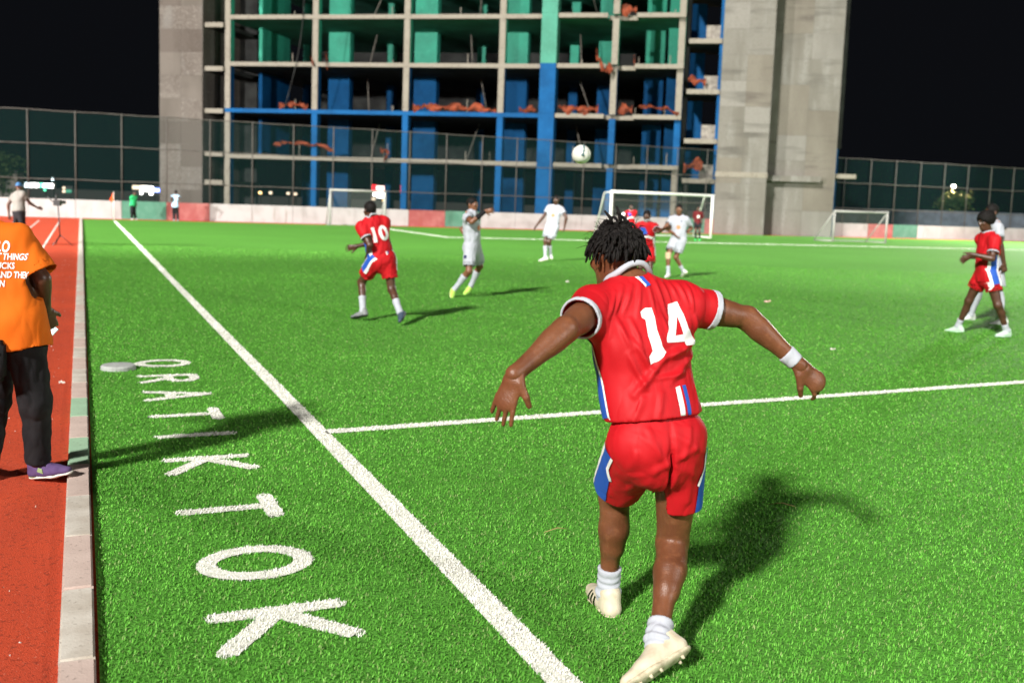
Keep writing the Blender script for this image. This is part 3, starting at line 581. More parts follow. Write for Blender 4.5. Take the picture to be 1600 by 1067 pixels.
POSES = {
 'p14': {'pelvis': [0.561, 3.66, 0.828], 'neck': [0.458, 3.8, 1.377], 'sL': [0.305, 3.7, 1.313], 'sR': [0.646, 3.84, 1.333], 'hL': [0.471, 3.631, 0.818], 'hR': [0.652, 3.689, 0.838], 'eL': [0.192, 3.47, 1.259], 'wL': [0.017, 3.34, 1.116], 'eR': [0.937, 3.92, 1.274], 'wR': [1.146, 3.88, 1.095], 'kL': [0.444, 3.94, 0.521], 'aL': [0.443, 4.0, 0.094], 'tL': [0.391, 4.22, 0.076], 'kR': [0.664, 3.8, 0.385], 'aR': [0.573, 3.46, 0.132], 'tR': [0.449, 3.32, 0.042], 'head': [0.396, 3.9, 1.493], 'look': [-0.421, 0.902, -0.1], 'fwd': [-0.301, 0.954, 0.0], 's': 1.06},
 'p10': {'pelvis': [-1.793, 13.45, 0.866], 'neck': [-1.933, 13.442, 1.398], 'sL': [-2.057, 13.36, 1.291], 'sR': [-1.773, 13.525, 1.368], 'hL': [-1.871, 13.415, 0.845], 'hR': [-1.715, 13.485, 0.887], 'eL': [-1.924, 13.247, 1.061], 'wL': [-1.981, 13.424, 0.887], 'eR': [-1.891, 13.497, 1.095], 'wR': [-2.136, 13.454, 1.027], 'kL': [-2.082, 13.619, 0.528], 'aL': [-2.032, 13.455, 0.149], 'tL': [-2.152, 13.5, 0.06], 'kR': [-1.646, 13.454, 0.461], 'aR': [-1.495, 13.186, 0.18], 'tR': [-1.486, 12.92, 0.049], 'head': [-1.967, 13.48, 1.517], 'look': [-0.607, 0.789, -0.101], 'fwd': [-0.503, 0.865, 0.0], 's': 0.98},
 'wA': {'pelvis': [-0.727, 17.3, 0.906], 'neck': [-0.756, 17.306, 1.482], 'sL': [-0.684, 17.463, 1.412], 'sR': [-0.822, 17.148, 1.409], 'hL': [-0.691, 17.382, 0.907], 'hR': [-0.763, 17.218, 0.905], 'eL': [-0.931, 17.6, 1.191], 'wL': [-0.853, 17.5, 1.05], 'eR': [-0.733, 16.876, 1.337], 'wR': [-0.511, 16.884, 1.528], 'kL': [-0.593, 17.611, 0.544], 'aL': [-0.748, 17.75, 0.184], 'tL': [-0.823, 17.72, 0.069], 'kR': [-0.761, 17.092, 0.483], 'aR': [-1.012, 17.192, 0.155], 'tR': [-1.043, 17.05, 0.011], 'head': [-0.75, 17.32, 1.627], 'look': [0.883, -0.467, 0.052], 'fwd': [0.916, -0.401, 0.0], 's': 1.0},
 'wB': {'pelvis': [1.086, 28.8, 1.032], 'neck': [1.155, 28.799, 1.625], 'sL': [1.318, 28.754, 1.53], 'sR': [0.975, 28.844, 1.57], 'hL': [1.176, 28.776, 1.022], 'hR': [0.996, 28.824, 1.043], 'eL': [1.473, 28.611, 1.307], 'wL': [1.429, 28.606, 1.03], 'eR': [0.818, 28.845, 1.299], 'wR': [0.623, 28.843, 1.033], 'kL': [1.009, 28.765, 0.587], 'aL': [1.069, 28.983, 0.206], 'tL': [1.104, 28.817, 0.105], 'kR': [0.897, 28.752, 0.602], 'aR': [0.914, 28.727, 0.14], 'tR': [0.824, 28.7, 0.055], 'head': [1.164, 28.757, 1.796], 'look': [-0.201, -0.974, -0.1], 'fwd': [-0.254, -0.967, 0.0], 's': 1.04},
 'rC': {'pelvis': [4.898, 42.0, 0.957], 'neck': [4.858, 41.88, 1.503], 'sL': [5.035, 41.896, 1.445], 'sR': [4.691, 41.896, 1.42], 'hL': [4.987, 42.0, 0.964], 'hR': [4.808, 42.0, 0.951], 'eL': [5.084, 42.084, 1.224], 'wL': [5.058, 41.992, 0.982], 'eR': [4.681, 42.101, 1.209], 'wR': [4.708, 42.005, 0.97], 'kL': [5.024, 41.983, 0.523], 'aL': [5.077, 42.032, 0.104], 'tL': [5.083, 41.845, 0.072], 'kR': [4.802, 41.927, 0.517], 'aR': [4.802, 41.988, 0.096], 'tR': [4.756, 41.807, 0.062], 'head': [4.847, 41.807, 1.656], 'look': [-0.196, -0.981, 0.0], 'fwd': [0.0, -1.0, 0.0], 's': 1.0},
 'rD': {'pelvis': [2.784, 21.0, 0.823], 'neck': [2.766, 20.855, 1.352], 'sL': [2.936, 20.857, 1.285], 'sR': [2.601, 20.89, 1.283], 'hL': [2.872, 20.991, 0.824], 'hR': [2.696, 21.009, 0.823], 'eL': [2.964, 20.584, 1.193], 'wL': [3.165, 20.716, 1.276], 'eR': [2.596, 21.131, 1.124], 'wR': [2.594, 21.121, 0.866], 'kL': [2.873, 20.811, 0.432], 'aL': [2.934, 21.034, 0.086], 'tL': [2.939, 20.856, 0.033], 'kR': [2.676, 20.849, 0.423], 'aR': [2.682, 21.085, 0.079], 'tR': [2.623, 20.918, 0.023], 'head': [2.765, 20.9, 1.499], 'look': [-0.254, -0.966, -0.051], 'fwd': [-0.1, -0.995, 0.0], 's': 0.98},
 'wE': {'pelvis': [3.959, 24.0, 0.926], 'neck': [3.947, 24.007, 1.488], 'sL': [4.117, 23.971, 1.42], 'sR': [3.78, 24.041, 1.412], 'hL': [4.047, 23.982, 0.928], 'hR': [3.871, 24.018, 0.924], 'eL': [4.273, 24.11, 1.212], 'wL': [4.082, 24.033, 1.053], 'eR': [3.607, 23.913, 1.209], 'wR': [3.839, 23.872, 1.065], 'kL': [3.916, 23.982, 0.508], 'aL': [4.14, 24.1, 0.167], 'tL': [4.124, 24.246, 0.046], 'kR': [3.707, 23.844, 0.555], 'aR': [3.724, 23.813, 0.126], 'tR': [3.644, 23.663, 0.042], 'head': [3.928, 23.95, 1.657], 'look': [-0.252, -0.968, 0.0], 'fwd': [-0.202, -0.979, 0.0], 's': 1.0},
 'fK': {'pelvis': [9.589, 52.3, 0.921], 'neck': [9.591, 52.302, 1.523], 'sL': [9.766, 52.302, 1.45], 'sR': [9.415, 52.302, 1.45], 'hL': [9.681, 52.3, 0.92], 'hR': [9.498, 52.3, 0.921], 'eL': [9.868, 52.428, 1.196], 'wL': [9.825, 52.311, 0.962], 'eR': [9.397, 52.432, 1.18], 'wR': [9.421, 52.305, 0.948], 'kL': [9.672, 52.084, 0.527], 'aL': [9.713, 52.181, 0.107], 'tL': [9.685, 52.006, 0.029], 'kR': [9.474, 52.1, 0.52], 'aR': [9.514, 52.197, 0.099], 'tR': [9.455, 52.03, 0.02], 'head': [9.591, 52.26, 1.692], 'look': [-0.1, -0.995, 0.0], 'fwd': [0.0, -1.0, 0.0], 's': 1.02},
 'p8': {'pelvis': [6.771, 14.2, 0.912], 'neck': [6.75, 14.2, 1.478], 'sL': [6.77, 14.029, 1.407], 'sR': [6.736, 14.371, 1.406], 'hL': [6.78, 14.11, 0.912], 'hR': [6.762, 14.29, 0.911], 'eL': [6.696, 13.914, 1.145], 'wL': [6.457, 14.026, 1.194], 'eR': [6.833, 14.473, 1.147], 'wR': [6.589, 14.385, 1.134], 'kL': [6.886, 14.021, 0.483], 'aL': [7.082, 14.096, 0.113], 'tL': [6.863, 14.0, -0.001], 'kR': [6.647, 14.398, 0.501], 'aR': [6.584, 14.539, 0.105], 'tR': [6.443, 14.7, 0.012], 'head': [6.69, 14.18, 1.65], 'look': [-0.952, -0.281, -0.12], 'fwd': [-0.995, -0.1, 0.0], 's': 1.0},
 'wG': {'pelvis': [7.761, 16.1, 1.038], 'neck': [7.73, 16.1, 1.637], 'sL': [7.707, 15.916, 1.558], 'sR': [7.762, 16.284, 1.561], 'hL': [7.746, 16.004, 1.037], 'hR': [7.775, 16.196, 1.039], 'eL': [7.719, 15.8, 1.278], 'wL': [7.804, 15.8, 0.996], 'eR': [7.821, 16.449, 1.295], 'wR': [7.849, 16.527, 1.027], 'kL': [7.816, 15.936, 0.565], 'aL': [7.879, 15.859, 0.109], 'tL': [7.688, 15.85, 0.01], 'kR': [7.642, 16.224, 0.544], 'aR': [7.601, 16.353, 0.105], 'tR': [7.394, 16.35, 0.023], 'head': [7.675, 16.1, 1.8], 'look': [-0.979, -0.202, 0.0], 'fwd': [-0.989, 0.148, 0.0], 's': 1.08},
 'oran': {'pelvis': [-2.753, 5.43, 0.928], 'neck': [-2.911, 5.48, 1.415], 'sL': [-3.047, 5.497, 1.294], 'sR': [-2.731, 5.449, 1.402], 'hL': [-2.834, 5.451, 0.899], 'hR': [-2.672, 5.409, 0.956], 'eL': [-3.05, 5.43, 1.215], 'wL': [-3.144, 5.73, 1.056], 'eR': [-2.586, 5.43, 1.189], 'wR': [-2.638, 5.58, 0.993], 'kL': [-2.897, 5.5, 0.488], 'aL': [-2.982, 5.55, 0.098], 'tL': [-3.095, 5.73, 0.007], 'kR': [-2.646, 5.46, 0.494], 'aR': [-2.676, 5.54, 0.119], 'tR': [-2.389, 5.47, 0.115], 'head': [-2.977, 5.53, 1.574], 'look': [-0.404, 0.909, -0.101], 'fwd': [0.148, 0.989, 0.0], 's': 0.98},
 'cam': {'pelvis': [-13.957, 28.0, 0.94], 'neck': [-14.037, 28.142, 1.476], 'sL': [-14.187, 28.174, 1.37], 'sR': [-13.867, 28.073, 1.444], 'hL': [-14.041, 28.026, 0.921], 'hR': [-13.874, 27.974, 0.96], 'eL': [-14.279, 28.036, 1.126], 'wL': [-14.265, 28.034, 0.839], 'eR': [-13.716, 28.141, 1.181], 'wR': [-13.593, 28.335, 1.058], 'kL': [-14.106, 28.138, 0.5], 'aL': [-14.117, 28.108, 0.075], 'tL': [-14.212, 28.259, 0.011], 'kR': [-13.856, 27.963, 0.513], 'aR': [-13.838, 27.948, 0.082], 'tR': [-13.871, 28.124, 0.019], 'head': [-14.047, 28.219, 1.627], 'look': [0.497, 0.855, -0.149], 'fwd': [0.301, 0.954, 0.0], 's': 1.0},
 'green': {'pelvis': [-20.573, 53.6, 0.803], 'neck': [-20.487, 53.473, 1.312], 'sL': [-20.422, 53.632, 1.27], 'sR': [-20.574, 53.346, 1.224], 'hL': [-20.533, 53.675, 0.815], 'hR': [-20.613, 53.525, 0.791], 'eL': [-20.537, 53.78, 1.061], 'wL': [-20.424, 53.662, 0.876], 'eR': [-20.658, 53.555, 1.057], 'wR': [-20.627, 53.563, 0.801], 'kL': [-20.476, 53.523, 0.429], 'aL': [-20.497, 53.754, 0.099], 'tL': [-20.379, 53.625, 0.053], 'kR': [-20.539, 53.329, 0.429], 'aR': [-20.624, 53.544, 0.098], 'tR': [-20.532, 53.395, 0.052], 'head': [-20.43, 53.42, 1.454], 'look': [0.848, -0.53, 0.0], 'fwd': [0.882, -0.471, 0.0], 's': 0.95},
 'blue': {'pelvis': [-18.502, 54.2, 0.856], 'neck': [-18.487, 54.208, 1.41], 'sL': [-18.656, 54.207, 1.345], 'sR': [-18.322, 54.207, 1.336], 'hL': [-18.59, 54.2, 0.858], 'hR': [-18.415, 54.2, 0.853], 'eL': [-18.621, 53.94, 1.249], 'wL': [-18.602, 54.084, 1.043], 'eR': [-18.21, 53.954, 1.263], 'wR': [-18.26, 53.999, 1.02], 'kL': [-18.645, 54.362, 0.467], 'aL': [-18.577, 54.214, 0.089], 'tL': [-18.664, 54.365, 0.031], 'kR': [-18.45, 54.354, 0.457], 'aR': [-18.367, 54.212, 0.079], 'tR': [-18.423, 54.377, 0.021], 'head': [-18.483, 54.25, 1.57], 'look': [0.1, 0.995, 0.0], 'fwd': [0.0, 1.0, 0.0], 's': 0.97},
}

# ------------------------------------------------------------------ people: smooth implicit surfaces polygonised with surface nets
class Field:
    def __init__(s, lo, hi, h):
        s.lo = np.asarray(lo, float); s.h = h; s.n = np.maximum(np.ceil((np.asarray(hi) - s.lo) / h).astype(int) + 1, 4)
        s.v = np.full(tuple(s.n), .25, np.float32)
    def _sub(s, lo, hi):
        a = np.clip(np.floor((lo - s.lo) / s.h).astype(int), 0, s.n - 1); b = np.clip(np.ceil((hi - s.lo) / s.h).astype(int) + 1, a + 1, s.n)
        sl = tuple(slice(a[i], b[i]) for i in range(3))
        g = [(s.lo[i] + np.arange(a[i], b[i]) * s.h).astype(np.float32) for i in range(3)]
        return sl, g[0][:, None, None], g[1][None, :, None], g[2][None, None, :]
    def _put(s, sl, d, k, mode):
        v = s.v[sl]
        if mode == 'add':
            if k > 0:
                h = np.maximum(k - np.abs(v - d), 0) / k; s.v[sl] = np.minimum(v, d) - h * h * k * .25
            else: s.v[sl] = np.minimum(v, d)
        else:
            d = -d
            if k > 0:
                h = np.maximum(k - np.abs(v - d), 0) / k; s.v[sl] = np.maximum(v, d) + h * h * k * .25
            else: s.v[sl] = np.maximum(v, d)
    def cone(s, a, b, r1, r2, k=.02, n=None, q=1., bulge=0., cap=False, capa=False, mode='add', bpos=.5):
        a, b = np.asarray(a, float), np.asarray(b, float); R = max(r1, r2) + abs(bulge) + k + 2.5 * s.h
        sl, X, Y, Z = s._sub(np.minimum(a, b) - R, np.maximum(a, b) + R)
        ba = b - a; L2 = max(ba @ ba, 1e-9); L = math.sqrt(L2)
        px, py, pz = X - a[0], Y - a[1], Z - a[2]
        tu = (px * ba[0] + py * ba[1] + pz * ba[2]) / L2; t = np.clip(tu, 0, 1)
        ox, oy, oz = px - t * ba[0], py - t * ba[1], pz - t * ba[2]
        d2 = ox * ox + oy * oy + oz * oz
        if n is not None:
            n = N(n); c = ox * n[0] + oy * n[1] + oz * n[2]; d2 = d2 - c * c + (c / q) ** 2
        r = r1 + (r2 - r1) * t
        if bulge: r = r + bulge * np.exp(-((t - bpos) / .28) ** 2)
        d = np.sqrt(np.maximum(d2, 0)) - r
        if n is not None: d = d * (q + (1 - q) * .5)
        if cap: d = np.maximum(d, (tu - 1) * L)
        if capa: d = np.maximum(d, -tu * L)
        s._put(sl, d.astype(np.float32), k, mode); return s
    def ell(s, c, ax, rad, k=.02, mode='add'):
        """ellipsoid; ax = 3 unit axes, rad = 3 radii"""
        c = np.asarray(c, float); R = max(rad) + k + 2.5 * s.h
        sl, X, Y, Z = s._sub(c - R, c + R); px, py, pz = X - c[0], Y - c[1], Z - c[2]
        q = [(px * e[0] + py * e[1] + pz * e[2]) for e in ax]
        k0 = np.sqrt(sum((q[i] / rad[i]) ** 2 for i in range(3))); k1 = np.sqrt(sum((q[i] / rad[i] ** 2) ** 2 for i in range(3))) + 1e-9
        d = k0 * (k0 - 1) / k1
        s._put(sl, d.astype(np.float32), k, mode); return s
    def plane(s, p, n, k=0.):
        """keep the side the normal points away from"""
        sl, X, Y, Z = s._sub(s.lo, s.lo + s.n * s.h); n = N(n)
        d = (X - p[0]) * n[0] + (Y - p[1]) * n[1] + (Z - p[2]) * n[2]
        s.v = np.maximum(s.v, d.astype(np.float32)); return s
    def mesh(s, smooth=1):
        v = s.v; v[0] = v[-1] = .05; v[:, 0] = v[:, -1] = .05; v[:, :, 0] = v[:, :, -1] = .05
        ins = v < 0; n = s.n
        cnt = np.zeros(tuple(n - 1), np.int8)
        for i in (0, 1):
            for j in (0, 1):
                for k in (0, 1): cnt += ins[i:n[0] - 1 + i, j:n[1] - 1 + j, k:n[2] - 1 + k]
        I, Jx, K = np.nonzero((cnt > 0) & (cnt < 8)); m = len(I)
        if m == 0: return np.zeros((0, 3)), np.zeros((0, 4), int)
        idx = np.full(tuple(n - 1), -1, np.int32); idx[I, Jx, K] = np.arange(m)
        cv = {(i, j, k): v[I + i, Jx + j, K + k] for i in (0, 1) for j in (0, 1) for k in (0, 1)}
        P = np.zeros((m, 3)); C = np.zeros(m)
        for a in cv:
            for ax in range(3):
                if a[ax] == 0:
                    b = list(a); b[ax] = 1; b = tuple(b); va, vb = cv[a], cv[b]; w = (va < 0) != (vb < 0)
                    t = np.where(w, va / np.where(w, va - vb, 1), 0)
                    p = np.zeros((m, 3)) + np.array(a, float); p[:, ax] += t; P += p * w[:, None]; C += w
        P = P / C[:, None] + np.stack([I, Jx, K], 1)
        P = s.lo + P * s.h
        F = []
        for ax in range(3):
            sa = [slice(None)] * 3; sb = [slice(None)] * 3; sa[ax] = slice(0, -1); sb[ax] = slice(1, None)
            A, B = ins[tuple(sa)], ins[tuple(sb)]; i, j, k = np.nonzero(A != B); g = np.stack([i, j, k], 1)
            o1, o2 = (ax + 1) % 3, (ax + 2) % 3
            ok = (g[:, o1] > 0) & (g[:, o2] > 0) & (g[:, o1] < n[o1] - 1) & (g[:, o2] < n[o2] - 1); g = g[ok]; fl = A[tuple(g.T)]
            q = []
            for d1, d2 in ((-1, -1), (0, -1), (0, 0), (-1, 0)):
                h = g.copy(); h[:, o1] += d1; h[:, o2] += d2; q.append(idx[tuple(h.T)])
            q = np.stack(q, 1); q[~fl] = q[~fl][:, ::-1]; F.append(q)
        F = np.concatenate(F)
        for _ in range(smooth):
            S = np.zeros_like(P); D = np.zeros(m)
            for a, b in ((0, 1), (1, 2), (2, 3), (3, 0)):
                np.add.at(S, F[:, a], P[F[:, b]]); np.add.at(S, F[:, b], P[F[:, a]]); np.add.at(D, F[:, a], 1); np.add.at(D, F[:, b], 1)
            P = .5 * P + .5 * S / np.maximum(D, 1)[:, None]
        return P, F
def normals(P, F):
    n = np.cross(P[F[:, 2]] - P[F[:, 0]], P[F[:, 3]] - P[F[:, 1]]); out = np.zeros_like(P)
    for k in range(4): np.add.at(out, F[:, k], n)
    return out / (np.linalg.norm(out, axis=1)[:, None] + 1e-12)
def wob(P, f, seed):
    """smooth pseudo-noise of points, about -1..1"""
    rr = np.random.default_rng(seed); r = np.zeros(len(P)); q = P * f
    for k in range(6):
        d = rr.normal(0, 1, 3); r += np.sin(q @ d + rr.uniform(0, 6.28) + 1.3 * np.sin(q @ rr.normal(0, .8, 3) + rr.uniform(0, 6.28)))
    return r / 3.2
def join(parts):
    Vs, Fs, n = [], [], 0
    for P, F in parts: Vs.append(P); Fs.append(F + n); n += len(P)
    return np.concatenate(Vs), np.concatenate(Fs)
def bounds(pts, pad): pts = np.array(pts); return pts.min(0) - pad, pts.max(0) + pad

def hand_field(w, d, palm, side, curl, s, h, spread=.14, thumb=.5, fa=None):
    """w wrist, d hand direction, palm = normal out of the palm, side = unit towards the thumb"""
    d = N(d); palm = N(palm - d * (palm @ d)); side = N(np.cross(d, palm)) * (1 if np.dot(np.cross(d, palm), side) > 0 else -1)
    f = Field(*bounds([w - d * .05, w + d * .21 * s], .13), h)
    f.cone(w - (d if fa is None else fa) * .03, w + d * .02, .0285 * s, .030 * s, .02, palm, .78)
    f.cone(w + d * .02 * s + side * .006, w + d * .085 * s, .036 * s, .042 * s, .015, palm, .42)
    tips = []
    for i, (off, L) in enumerate(((.033, .074), (.011, .083), (-.011, .077), (-.032, .060))):
        p = w + (d * .085 + side * off) * s; a = spread * (off / .03); dd = N(d * math.cos(a) + side * math.sin(a)); ang = 0; r = .0090 * s
        c = curl * (1 + .12 * i)
        for j, (fr, b) in enumerate(((.45, .55), (.31, .9), (.24, .6))):
            ang += b * c; e = p + (dd * math.cos(ang) + palm * math.sin(ang)) * L * fr * s
            f.cone(p, e, r, r * .9, .003 if j else .005); p = e; r *= .92
    p = w + (d * .030 + side * .030) * s; dd = N(d * .62 + side * .75 + palm * .25)
    e = p + dd * .042 * s; f.cone(p - d * .01, e, .015 * s, .0115 * s, .012); g = e + N(dd * .6 + d * .6 + palm * thumb) * .032 * s; f.cone(e, g, .0112 * s, .0092 * s, .005)
    return f.mesh(1)

def bvh_of(g): return BVHTree.FromPolygons([tuple(p) for p in g[0]], [tuple(int(i) for i in f) for f in g[1]])
def person(J, lab, cfg):
    """a clothed figure posed by its joints; returns the body object (clothes and hair are its children)"""
    J = {k: (v if k == 's' else np.array(v, float)) for k, v in J.items()}; s = J['s']; h = cfg.get('h', .011); dist = J['pelvis'][1]; sk = M[cfg.get('skin', 'skin_dark')]
    up = N(J['neck'] - J['pelvis']); rs = N(J['sR'] - J['sL']); rh = N(J['hR'] - J['hL'])
    fs = N(np.cross(up, rs)); fh = N(np.cross(up, rh)); base = V(J['pelvis'][0], J['pelvis'][1], 0)
    sec = [J['pelvis'] - up * .03 * s, J['pelvis'] + up * .13 * s, J['pelvis'] + up * .32 * s, J['neck'] - up * .10 * s]
    rad = [.150, .132, .158, .138]; nrm = [fh, N(fh + fs), fs, fs]
    if cfg.get('slim'): rad[0] = .122; rad[1] = .124
    if cfg.get('stout'): rad = [.165, .165, .175, .15]
    allp = [J[k] for k in J if k not in ('s', 'look', 'fwd')]
    # ---- body
    f = Field(*bounds(allp, .16), h)
    def torso(f, inf, k=.05, q=.68, qs=(0, 1, 2)):
        for i in qs: f.cone(sec[i], sec[i + 1], rad[i] * s + inf, rad[i + 1] * s + inf, k, nrm[i], q)
    torso(f, 0)
    for S, sg in (('L', -1), ('R', 1)):
        sh, el, wr, hp, kn, an = (J[c + S] for c in 'sewhka')
        f.cone(J['neck'] - up * .01, sh, .055 * s, .058 * s, .05); f.cone(J['neck'] + up * .035 * s, (J['neck'] + sh) / 2 - up * .01, .04 * s, .045 * s, .05)
        f.ell(sh - up * .005, np.eye(3), (.066 * s,) * 3, .04)
        f.cone(sec[2] + rs * sg * .08 * s - fs * .055 * s, sh - up * .06 * s - fs * .02 * s, .05 * s, .045 * s, .05)     # shoulder blade / lat
        f.cone(sh, el, .052 * s, .041 * s, .03, bulge=.006 * s); f.cone(el, wr, .040 * s, .0285 * s, .02, bulge=.008 * s, bpos=.22)
        f.cone(hp, kn, .088 * s, .056 * s, .04, bulge=.008 * s, bpos=.3); f.ell(kn, np.eye(3), (.055 * s,) * 3, .02)
        ld = N(an - kn); bk = -fh + ld * (fh @ ld); bk = N(bk)
        cf = cfg.get('calf', 1.0); f.cone(kn, an, .050 * s, (.036 if cf == 1 else .032) * s, .03)
        f.cone(kn + (an - kn) * .16 + bk * .016 * s, kn + (an - kn) * .50 + bk * .016 * s, .042 * s * cf, .036 * s * cf, .028, bulge=.010 * s * cf)
        if cfg.get('muscle'):
            ls = N(np.cross(ld, bk))
            for q_ in (-1, 1):
                f.cone(kn + (an - kn) * .14 + bk * .024 * s + ls * q_ * .020 * s, kn + (an - kn) * (.44 + .04 * q_) + bk * .026 * s + ls * q_ * .018 * s, .026 * s, .024 * s, .018, bulge=.009 * s)
                f.cone(hp + (kn - hp) * .5 - N(fh) * .028 * s + ls * q_ * .025 * s, kn + bk * .022 * s + ls * q_ * .030 * s, .040 * s, .016 * s, .02)
            f.cone(kn + (an - kn) * .62 + bk * .020 * s, an + (kn - an) * .12 + bk * .022 * s, .016 * s, .010 * s, .02)
            ad = N(el - sh); fa_ = N(wr - el); eb = N(ad - fa_ + 1e-3 * up); f.ell(el + eb * .016 * s, np.eye(3), (.024 * s,) * 3, .02)
            f.cone(sh + (el - sh) * .35 + eb * .012 * s, sh + (el - sh) * .75 + eb * .012 * s, .036 * s, .030 * s, .025, bulge=.006 * s); f.cone(sh + (el - sh) * .4 - eb * .016 * s, sh + (el - sh) * .78 - eb * .014 * s, .032 * s, .028 * s, .025, bulge=.006 * s)
            f.cone(el + (wr - el) * .05 - eb * .012 * s, el + (wr - el) * .42 - eb * .008 * s, .030 * s, .026 * s, .02, bulge=.007 * s); f.ell(wr + rs * sg * .012 - fa_ * .01, np.eye(3), (.022 * s,) * 3, .015)
        f.ell(J['pelvis'] + rh * sg * .07 * s - fh * .045 * s - up * .02 * s, np.eye(3), ((.070 if not cfg.get('slim') else .058) * s,) * 3, .06)
        f.ell(an, np.eye(3), (.040 * s,) * 3, .02)
    parts = [f.mesh(1)]
    # ---- head and neck
    lk = J['look']; hr = N(np.cross(lk, V(0, 0, 1) if not cfg.get('tilt') else np.array(cfg['tilt'], float))); hu = np.cross(hr, lk); c = J['head']; ax = (hr, lk, hu); hh = cfg.get('hh', min(.013, .0045 + .00032 * dist))
    g = Field(*bounds([J['neck'] - up * .07, c], .17), hh)
    g.cone(J['neck'] - up * .06 * s, c - hu * .05 * s - lk * .012 * s, .062 * s, .056 * s, .02)
    g.ell(c + (hu * .03 - lk * .010) * s, ax, (.074 * s, .094 * s, .090 * s), .02)
    g.ell(c + (-hu * .045 + lk * .026) * s, ax, (.056 * s, .064 * s, .074 * s), .03)
    g.cone(c + (-hu * .098 + lk * .060 - hr * .012) * s, c + (-hu * .098 + lk * .060 + hr * .012) * s, .020 * s, .020 * s, .03)
    g.cone(c + (hu * .012 + lk * .086) * s, c + (-hu * .026 + lk * .104) * s, .009 * s, .014 * s, .012); g.cone(c + (-hu * .03 + lk * .094 - hr * .014) * s, c + (-hu * .03 + lk * .094 + hr * .014) * s, .010 * s, .010 * s, .008)
    g.cone(c + (hu * .026 + lk * .080 - hr * .036) * s, c + (hu * .026 + lk * .080 + hr * .036) * s, .013 * s, .013 * s, .015)
    g.cone(c + (-hu * .060 + lk * .086 - hr * .018) * s, c + (-hu * .060 + lk * .086 + hr * .018) * s, .0095 * s, .0095 * s, .008); g.cone(c + (-hu * .073 + lk * .082 - hr * .014) * s, c + (-hu * .073 + lk * .082 + hr * .014) * s, .0095 * s, .0095 * s, .008)
    for sg in (-1, 1):
        g.ell(c + (-hu * .018 + lk * .066 + hr * sg * .042) * s, ax, (.022 * s,) * 3, .02)
        g.ell(c + (hu * .006 + lk * .094 + hr * sg * .031) * s, ax, (.016 * s, .013 * s, .010 * s), .008, 'sub')
        g.ell(c + (-hu * .008 - lk * .012 + hr * sg * .078) * s, (N(hr + lk * .35 * sg), N(lk - hr * .35 * sg), hu), (.010 * s, .021 * s, .033 * s), .012)
        g.ell(c + (-hu * .006 - lk * .004 + hr * sg * .090) * s, ax, (.007 * s, .010 * s, .016 * s), .006, 'sub')
    parts.append(g.mesh(1))
    # ---- hands
    for S, sg in (('L', -1), ('R', 1)):
        fa = N(J['w' + S] - J['e' + S]); hc = cfg.get('hand' + S, {})
        d = N(np.array(hc['d'], float)) if 'd' in hc else N(fa + V(0, 0, -.25) + fs * .1)
        pal_ = np.array(hc['palm'], float) if 'palm' in hc else -rs * sg + fs * .15
        parts.append(hand_field(J['w' + S], d, pal_, np.array(hc['side'], float) if 'side' in hc else fs, hc.get('curl', .5), s * 1.0, cfg.get('hf', min(.010, .0035 + .0002 * dist)), hc.get('spread', .14), hc.get('thumb', .5), fa))
    P, F = join(parts)
    body = mo('person', P, F, sk, None, True, base); tag(body, lab, 'person', cfg.get('group'))
    # ---- eyes
    for sg in (-1, 1):
        e = c + (hu * .006 + lk * .081 + hr * sg * .031) * s
        e1 = Field(e - .03, e + .03, .0035 if dist < 8 else .005); e1.ell(e, ax, (.014 * s, .010 * s, .008 * s), 0); P1, F1 = e1.mesh(0)
        o = mo('eye', P1, F1, M['eye_white'], body, True); e2 = Field(e - .03, e + .03, .003 if dist < 8 else .004); e2.ell(e + lk * .0065 * s, ax, (.0062 * s, .006 * s, .0065 * s), 0); P2, F2 = e2.mesh(0); mo('iris', P2, F2, M['eye_dark'], o, True)
    # ---- hair
    ht = cfg.get('hair', 'short')
    if ht in ('short', 'afro', 'cap'):
        hf = Field(*bounds([c], .21), max(.006, hh)); t = dict(short=.007, afro=.036, cap=.010)[ht] * s
        hf.ell(c + (hu * (.034 + t * .35) - lk * .014) * s, ax, (.075 * s + t, .094 * s + t, .090 * s + t * .9), 0)
        hf.ell(c + (-hu * .045 + lk * .050) * s, ax, (.075 * s + t * .5, .075 * s, .085 * s), .01, 'sub')
        hf.plane(c - hu * (.035 if ht != 'cap' else -.02) * s, -hu)
        hf.cone(c + (hu * .0 + lk * .135) * s, c + (hu * .03 + lk * .10) * s, .05 * s, .03 * s, .01, mode='sub')
        if ht == 'cap': hf.ell(c + (hu * .045 + lk * .105) * s, ax, (.065 * s, .065 * s, .009 * s), .01)
        P1, F1 = hf.mesh(1)
        if ht == 'afro': P1 = P1 + normals(P1, F1) * (wob(P1, 90, 3) * .006 + wob(P1, 200, 4) * .004)[:, None]
        mo('hair' if ht != 'cap' else 'cap', P1, F1, M['hair'] if ht != 'cap' else M['blue_cap'], body, True)
